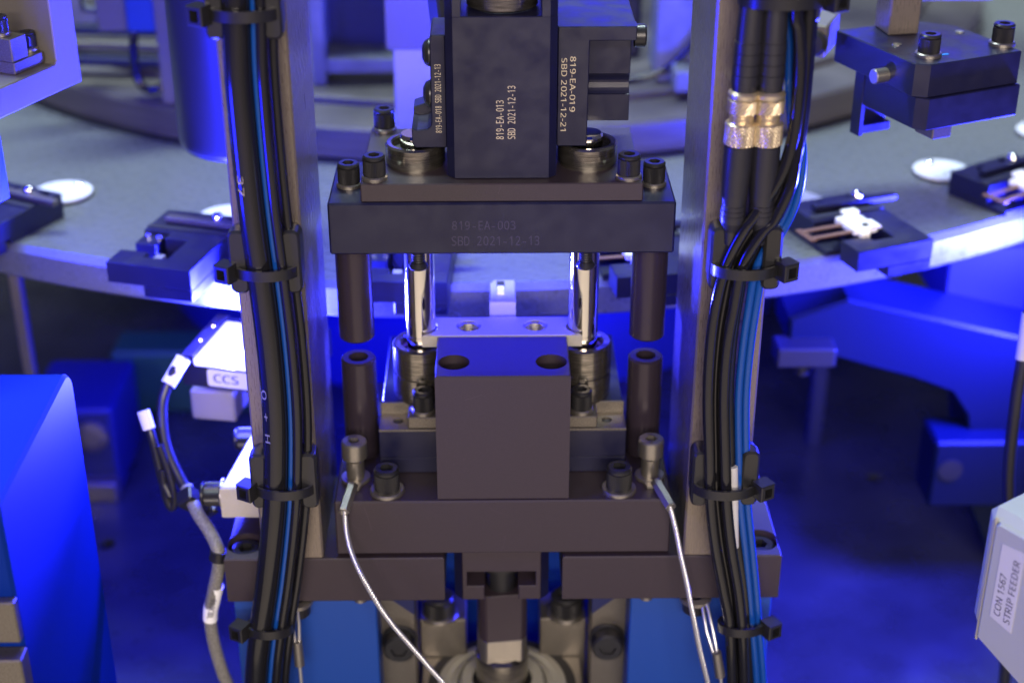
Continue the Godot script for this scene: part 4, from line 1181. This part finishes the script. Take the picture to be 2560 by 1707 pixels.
		var t := thing("steel_wire", "twisted steel wire hanging from the %s collar screw" % side, "wire", o, 0.0, "twisted steel wires")
		var line := smooth_line(pts, 20)
		for k in 5:
			var strand := []
			var up := Vector3.FORWARD
			for i in line.size():
				var d: Vector3 = (line[mini(i + 1, line.size() - 1)] - line[maxi(i - 1, 0)]).normalized()
				up = (up - d * up.dot(d)).normalized()
				var a := TAU * k / 5.0 + i * 0.55
				strand.append(line[i] - o + (up * cos(a) + d.cross(up) * sin(a)) * 0.62)
			part(t, "strand", MB.new().tube(strand, 0.5, 7), mats.wire_steel)
		var f0 := Vector3(-58.2, 2.2, -9) if s < 0 else Vector3(59.2, 2.6, -9)
		var f1: Vector3 = pts[0]
		var ax := (f1 - f0).normalized()
		var sx := ax.cross(Vector3.UP).normalized()
		var hexa := MB.new()
		hexa.xf = Transform3D(Basis(sx, ax, sx.cross(ax)), f0 - o)
		hexa.prism(circle(2.3, 6), 0, (f1 - f0).length() + 1.5, 0.25, [[circle(1.2, 18), 3.0]])
		part(t, "crimp_sleeve", hexa, mats.washer_steel)
		# doubled wire below the beam
		var wx := -82.5 if s < 0 else 79.5
		var dx := 0.6 if s < 0 else 5.2
		var dz := 0.0 if s < 0 else 9.0
		o = Vector3(wx, -47, 3)
		var w := thing("wire_loop", "doubled thin wire in a crimp below the %s beam" % side, "wire", o, 0.0, "doubled wires below the beams")
		for k in [-1.0, 1.0]:
			part(w, "strand", MB.new().tube([Vector3(k * 1.0, 0, 0), Vector3(k * 1.3 + dx * 0.3, -7, 2 + dz * 0.7), Vector3(k * 0.7 + dx * 0.8, -17, 3 + dz)], 0.7, 8), mats.wire_steel)
		part(w, "crimp_sleeve", MB.new().tube([Vector3(dx * 0.8, -14.5, 3 + dz), Vector3(dx * 1.2, -26, 3.4 + dz)], [1.9, 2.1], 16), mats.washer_steel)
		part(w, "tail", MB.new().tube([Vector3(dx * 1.2, -25, 3.4 + dz), Vector3(dx * 1.6, -40, 4 + dz), Vector3(dx * 2.4, -70, 5 + dz)], 0.75, 8), mats.wire_steel)
	# sensor cables by the pale bracket
	cable("grey_cable", "light grey cable with a white marker at the left beam", [Vector3(-108, -135, -10), Vector3(-113.4, -103.2, -10), Vector3(-116.7, -89.3, -10), Vector3(-118.9, -73.4, -10), Vector3(-119.1, -60.2, -10), Vector3(-116.3, -47.9, -8), Vector3(-113.1, -35.1, -8), Vector3(-113, -27.8, -9), Vector3(-116.5, -22.6, -14), Vector3(-122, -17.3, -20), Vector3(-127.5, -12, -30)], 2.7, mats.cable_grey)
	var mk := thing("cable_marker", "white printed marker sleeve on the light grey cable", "marker", Vector3(-118.9, -60.5, -9.9))
	part(mk, "sleeve", MB.new().tube([Vector3(-0.3, -2, 0), Vector3(0.3, 3, 0.1), Vector3(4.0, 16, 1.8)], 3.05, 20), mats.white_print)
	lettering(mk, "919CBL", Vector3(1.6, 6.0, 3.95), Vector3(-0.25, -0.96, -0.1).normalized(), Vector3(0.96, -0.25, 0).normalized(), 11.0, 2.2, mats.ink, "Droid Sans")
	solo("tie_ring", MB.new(Vector3(-113, -31, -8)).tube([Vector3(-112.4, -28, -8.6), Vector3(-113.2, -32, -8)], 3.6, 18), mats.tie_black, "black band round the grey cable at the beam's corner", "cable tie")
	cable("sensor_cable", "dark sensor cable looping down from the panel lamp", [Vector3(-131, 28, -66), Vector3(-134.5, 24.4, -60), Vector3(-138.6, 16, -55), Vector3(-138.9, 8.6, -50), Vector3(-137.7, 1.2, -45), Vector3(-134.5, -6.1, -40), Vector3(-129.9, -13.4, -35), Vector3(-125.3, -18.7, -30), Vector3(-121, -23, -24)], 2.3, mats.sleeve_black)
	cable("sensor_cable", "short dark cable with white marker, left of the loop", [Vector3(-144.2, 11.5, -45), Vector3(-142, 5.1, -42), Vector3(-140.4, -4, -40), Vector3(-138.9, -13.2, -38), Vector3(-136, -20, -36)], 1.9, mats.sleeve_black)
	solo("cable_marker", MB.new(Vector3(-144, 10, -45)).tube([Vector3(-145.2, 14.5, -46), Vector3(-143, 7.6, -43.2)], 2.6, 18), mats.white_print, "white marker sleeve on the short dark cable end", "marker")
	solo("cable_marker", MB.new(Vector3(-133, 26, -60)).tube([Vector3(-131, 28.4, -65), Vector3(-136.8, 20.2, -57.5)], 3.1, 18), mats.white_print, "white marker sleeve on the looping cable below the lamp", "marker")
	cable("border_cable", "dark upright cable with a pale tag at the right border", [Vector3(216, 66, -70), Vector3(214.5, 48, -62), Vector3(213.5, 28, -58), Vector3(213, 10, -56), Vector3(214.5, -25, -54), Vector3(221, -70, -50), Vector3(228, -140, -50)], 2.6, mats.sleeve_black)
	solo("cable_marker", MB.new(Vector3(214, 38, -60)).tube([Vector3(214.6, 48, -62), Vector3(213.6, 29, -58.2)], 3.1, 18), mats.dull_paper, "pale tag sleeve on the dark cable at the right border", "marker")
	cable("sensor_cable", "bent dark cable end doubling back below the loop", [Vector3(-139, 2, -40), Vector3(-135.8, -10.3, -38), Vector3(-134.2, -20.8, -36), Vector3(-136, -25.6, -36), Vector3(-138, -20, -37), Vector3(-138.6, -8, -38)], 1.8, mats.sleeve_black)
	var clip := thing("cable_clip", "black plastic clip joining the dark and grey cables", "clip", Vector3(-124, -17, -27), 0.0)
	clip.rotation_degrees = Vector3(20, 10, 40)
	part(clip, "body", MB.new().box(Vector3(-4, -7, -3.5), Vector3(4, 7, 3.5), 0.8), mats.tie_black)
	part(clip, "latch", MB.new().box(Vector3(-5.5, -8, 1), Vector3(5.5, -4.6, 5), 0.8), mats.tie_black)


# ---------------------------------------------------------------- what stands on the hub and under the table
func backdrop() -> void:
	var o := Vector3(-78, 70.3, -312)
	var f := thing("window_frame", "grey metal frame around a dark blue opening behind the press", "frame", o)
	part(f, "upright", MB.new(o).box(Vector3(-99, 70.3, -330), Vector3(-91.6, 180, -296), 0.6), mats.pale_panel)
	part(f, "upright", MB.new(o).box(Vector3(-40, 70.3, -330), Vector3(-30, 180, -296), 0.6), mats.pale_panel)
	part(f, "bottom_rail", MB.new(o).box(Vector3(-91.5, 76, -330), Vector3(-40.1, 84, -298), 0.6), mats.pale_panel)
	part(f, "dark_pane", MB.new(o).box(Vector3(-91.5, 84.1, -326), Vector3(-40.1, 180, -322), 0.2), mats.blue_dark)
	o = Vector3(-43, 66, -215)
	var c := thing("bright_column", "brightly lit violet column behind the hooked keeper", "column", o)
	part(c, "shaft", MB.new(o).box(Vector3(-49.5, 66.1, -226), Vector3(-26, 117.6, -204), 0.6), mats.bar_aluminium)
	part(c, "upper_slide", MB.new(o).box(Vector3(-52.6, 117.7, -228), Vector3(-24, 230, -200), 0.6), mats.frame_aluminium)
	solo("grey_plate", MB.new(Vector3(92, 70.3, -310)).prism(rounded(83.6, 120, 70.3, 200, 3), -330, -300, 0.8, [], FRONT), mats.pale_panel, "pale grey machine plate seen between keeper and right post", "plate")
	solo("machine_foot", MB.new(Vector3(108, 66, -295)).box(Vector3(92, 70.3, -330), Vector3(140, 82, -280), 1.2), mats.pale_panel, "low grey foot beside the right post on the hub", "block")
	cable("hub_cable", "thin dark cable sweeping over the grey plate by the right post", [Vector3(60, 71.5, -297), Vector3(72, 72.5, -297), Vector3(80, 74, -297), Vector3(89.3, 78, -297), Vector3(97, 85, -297), Vector3(103, 92, -297), Vector3(112, 106, -297)], 1.7, mats.cable_black)
	solo("dark_motor", MB.new(Vector3(66, 70, -350)).box(Vector3(52, 70.3, -380), Vector3(80, 112, -345), 1.5), mats.sleeve_black, "dark blurred motor behind the angled keeper", "motor")
	# left background
	o = Vector3(-195, 104, -285)
	var b := thing("sensor_box", "tan box with a blue-lit flank and cable, left of the housing", "box", o)
	part(b, "front", MB.new(o).box(Vector3(-205, 104.3, -300), Vector3(-190, 160, -280), 0.6), mats.frame_aluminium)
	part(b, "side_unit", MB.new(o).box(Vector3(-189.8, 104.5, -300), Vector3(-175.5, 160, -278), 0.8), mats.blue_paint)  # blue light on this flank is put into its colour
	cable("hub_cable", "dark cable hanging in a J from the tan box", [Vector3(-188, 106, -286), Vector3(-188.6, 98, -284), Vector3(-189, 92, -283), Vector3(-188.9, 82, -282), Vector3(-186.5, 75.5, -281), Vector3(-182, 73.0, -280), Vector3(-176, 74.5, -280), Vector3(-170, 78, -284)], 2.3, mats.cable_black)
	solo("pale_column", MB.new(Vector3(-170, 66, -290)).box(Vector3(-175.5, 66.1, -300), Vector3(-160, 170, -278), 0.5), mats.frame_aluminium, "pale column between the hanging cable and dark housing", "column")
	o = Vector3(-208, 70, -330)
	var rl := thing("slide_rail", "stack of dark horizontal slide rails behind the hanging cable", "rail", o, -6.0)
	for k in 4:
		part(rl, "rail", MB.new().box(Vector3(-40, 2 + k * 8.0, -4), Vector3(44, 7.5 + k * 8.0, 6 - k * 2), 1.2), mats.rail_steel if k in [1, 3] else mats.blue_dark)
	solo("round_corner_plate", MB.new(Vector3(-215, 100, -300)).prism(rounded(-232, -206, 101, 160, 4), -318, -306, 0.6, [[rounded(-220, -210.5, 107, 120, 2), 20.0]], FRONT), mats.pale_panel, "pale plate with a dark rounded opening by the silver frame", "plate")
	# right background
	solo("violet_slide", MB.new(Vector3(122, 110, -190)).box(Vector3(115, 100, -204), Vector3(128, 230, -176), 0.6), mats.frame_aluminium, "violet lit slide right behind the curved cable", "slide")
	solo("violet_plate", MB.new(Vector3(138, 120, -215)).box(Vector3(128.5, 128, -222), Vector3(152, 230, -206), 0.6), mats.frame_aluminium, "violet lit plate between the slide and the brown column", "plate")
	solo("violet_bracket", MB.new(Vector3(205, 130, -230)).box(Vector3(186, 136, -240), Vector3(232, 200, -216), 0.8), mats.frame_aluminium, "violet blurred bracket behind the clamp block's column", "bracket")
	# below the table
	o = Vector3(-242, -150, -205)
	solo("thin_post", MB.new(o).box(Vector3(-244, -150, -205), Vector3(-238.5, 30, -199), 0.5), mats.rail_steel, "thin tan post under the table near the left border", "post")
	o = Vector3(-226, -150, -245)
	var d := thing("floor_motor", "dark blurred motor standing on the bed under the table", "motor", o)
	part(d, "body", MB.new(o).box(Vector3(-262, -150, -300), Vector3(-214, -96, -240), 2.0), mats.blue_dark)
	part(d, "foot_rail", MB.new(o).box(Vector3(-262, -150, -239.9), Vector3(-214, -138, -230), 1.0), mats.rail_steel)
	part(d, "flange", MB.new(o).lathe(Vector3(-226, -112, -239.9), [Vector2(9, 0), Vector2(9, 3), Vector2(5, 4), Vector2(0, 4)], 24, Basis(Vector3.RIGHT, Vector3.BACK, Vector3.UP)), mats.rail_steel)
	solo("green_cover", MB.new(Vector3(-190, -150, -345)).box(Vector3(-236, -150, -360), Vector3(-150, -108, -330), 2.0), mats.green_dark, "dark green cover far under the table", "cover")
	solo("table_drum", MB.new(Vector3(-15, -150, -578)).lathe(Vector3(-15, -150, -578), [Vector2(230, 0), Vector2(230, 150), Vector2(330, 172), Vector2(330, 180)], 120), mats.bluelit_drum, "dark drum carrying the rotary table", "drum")
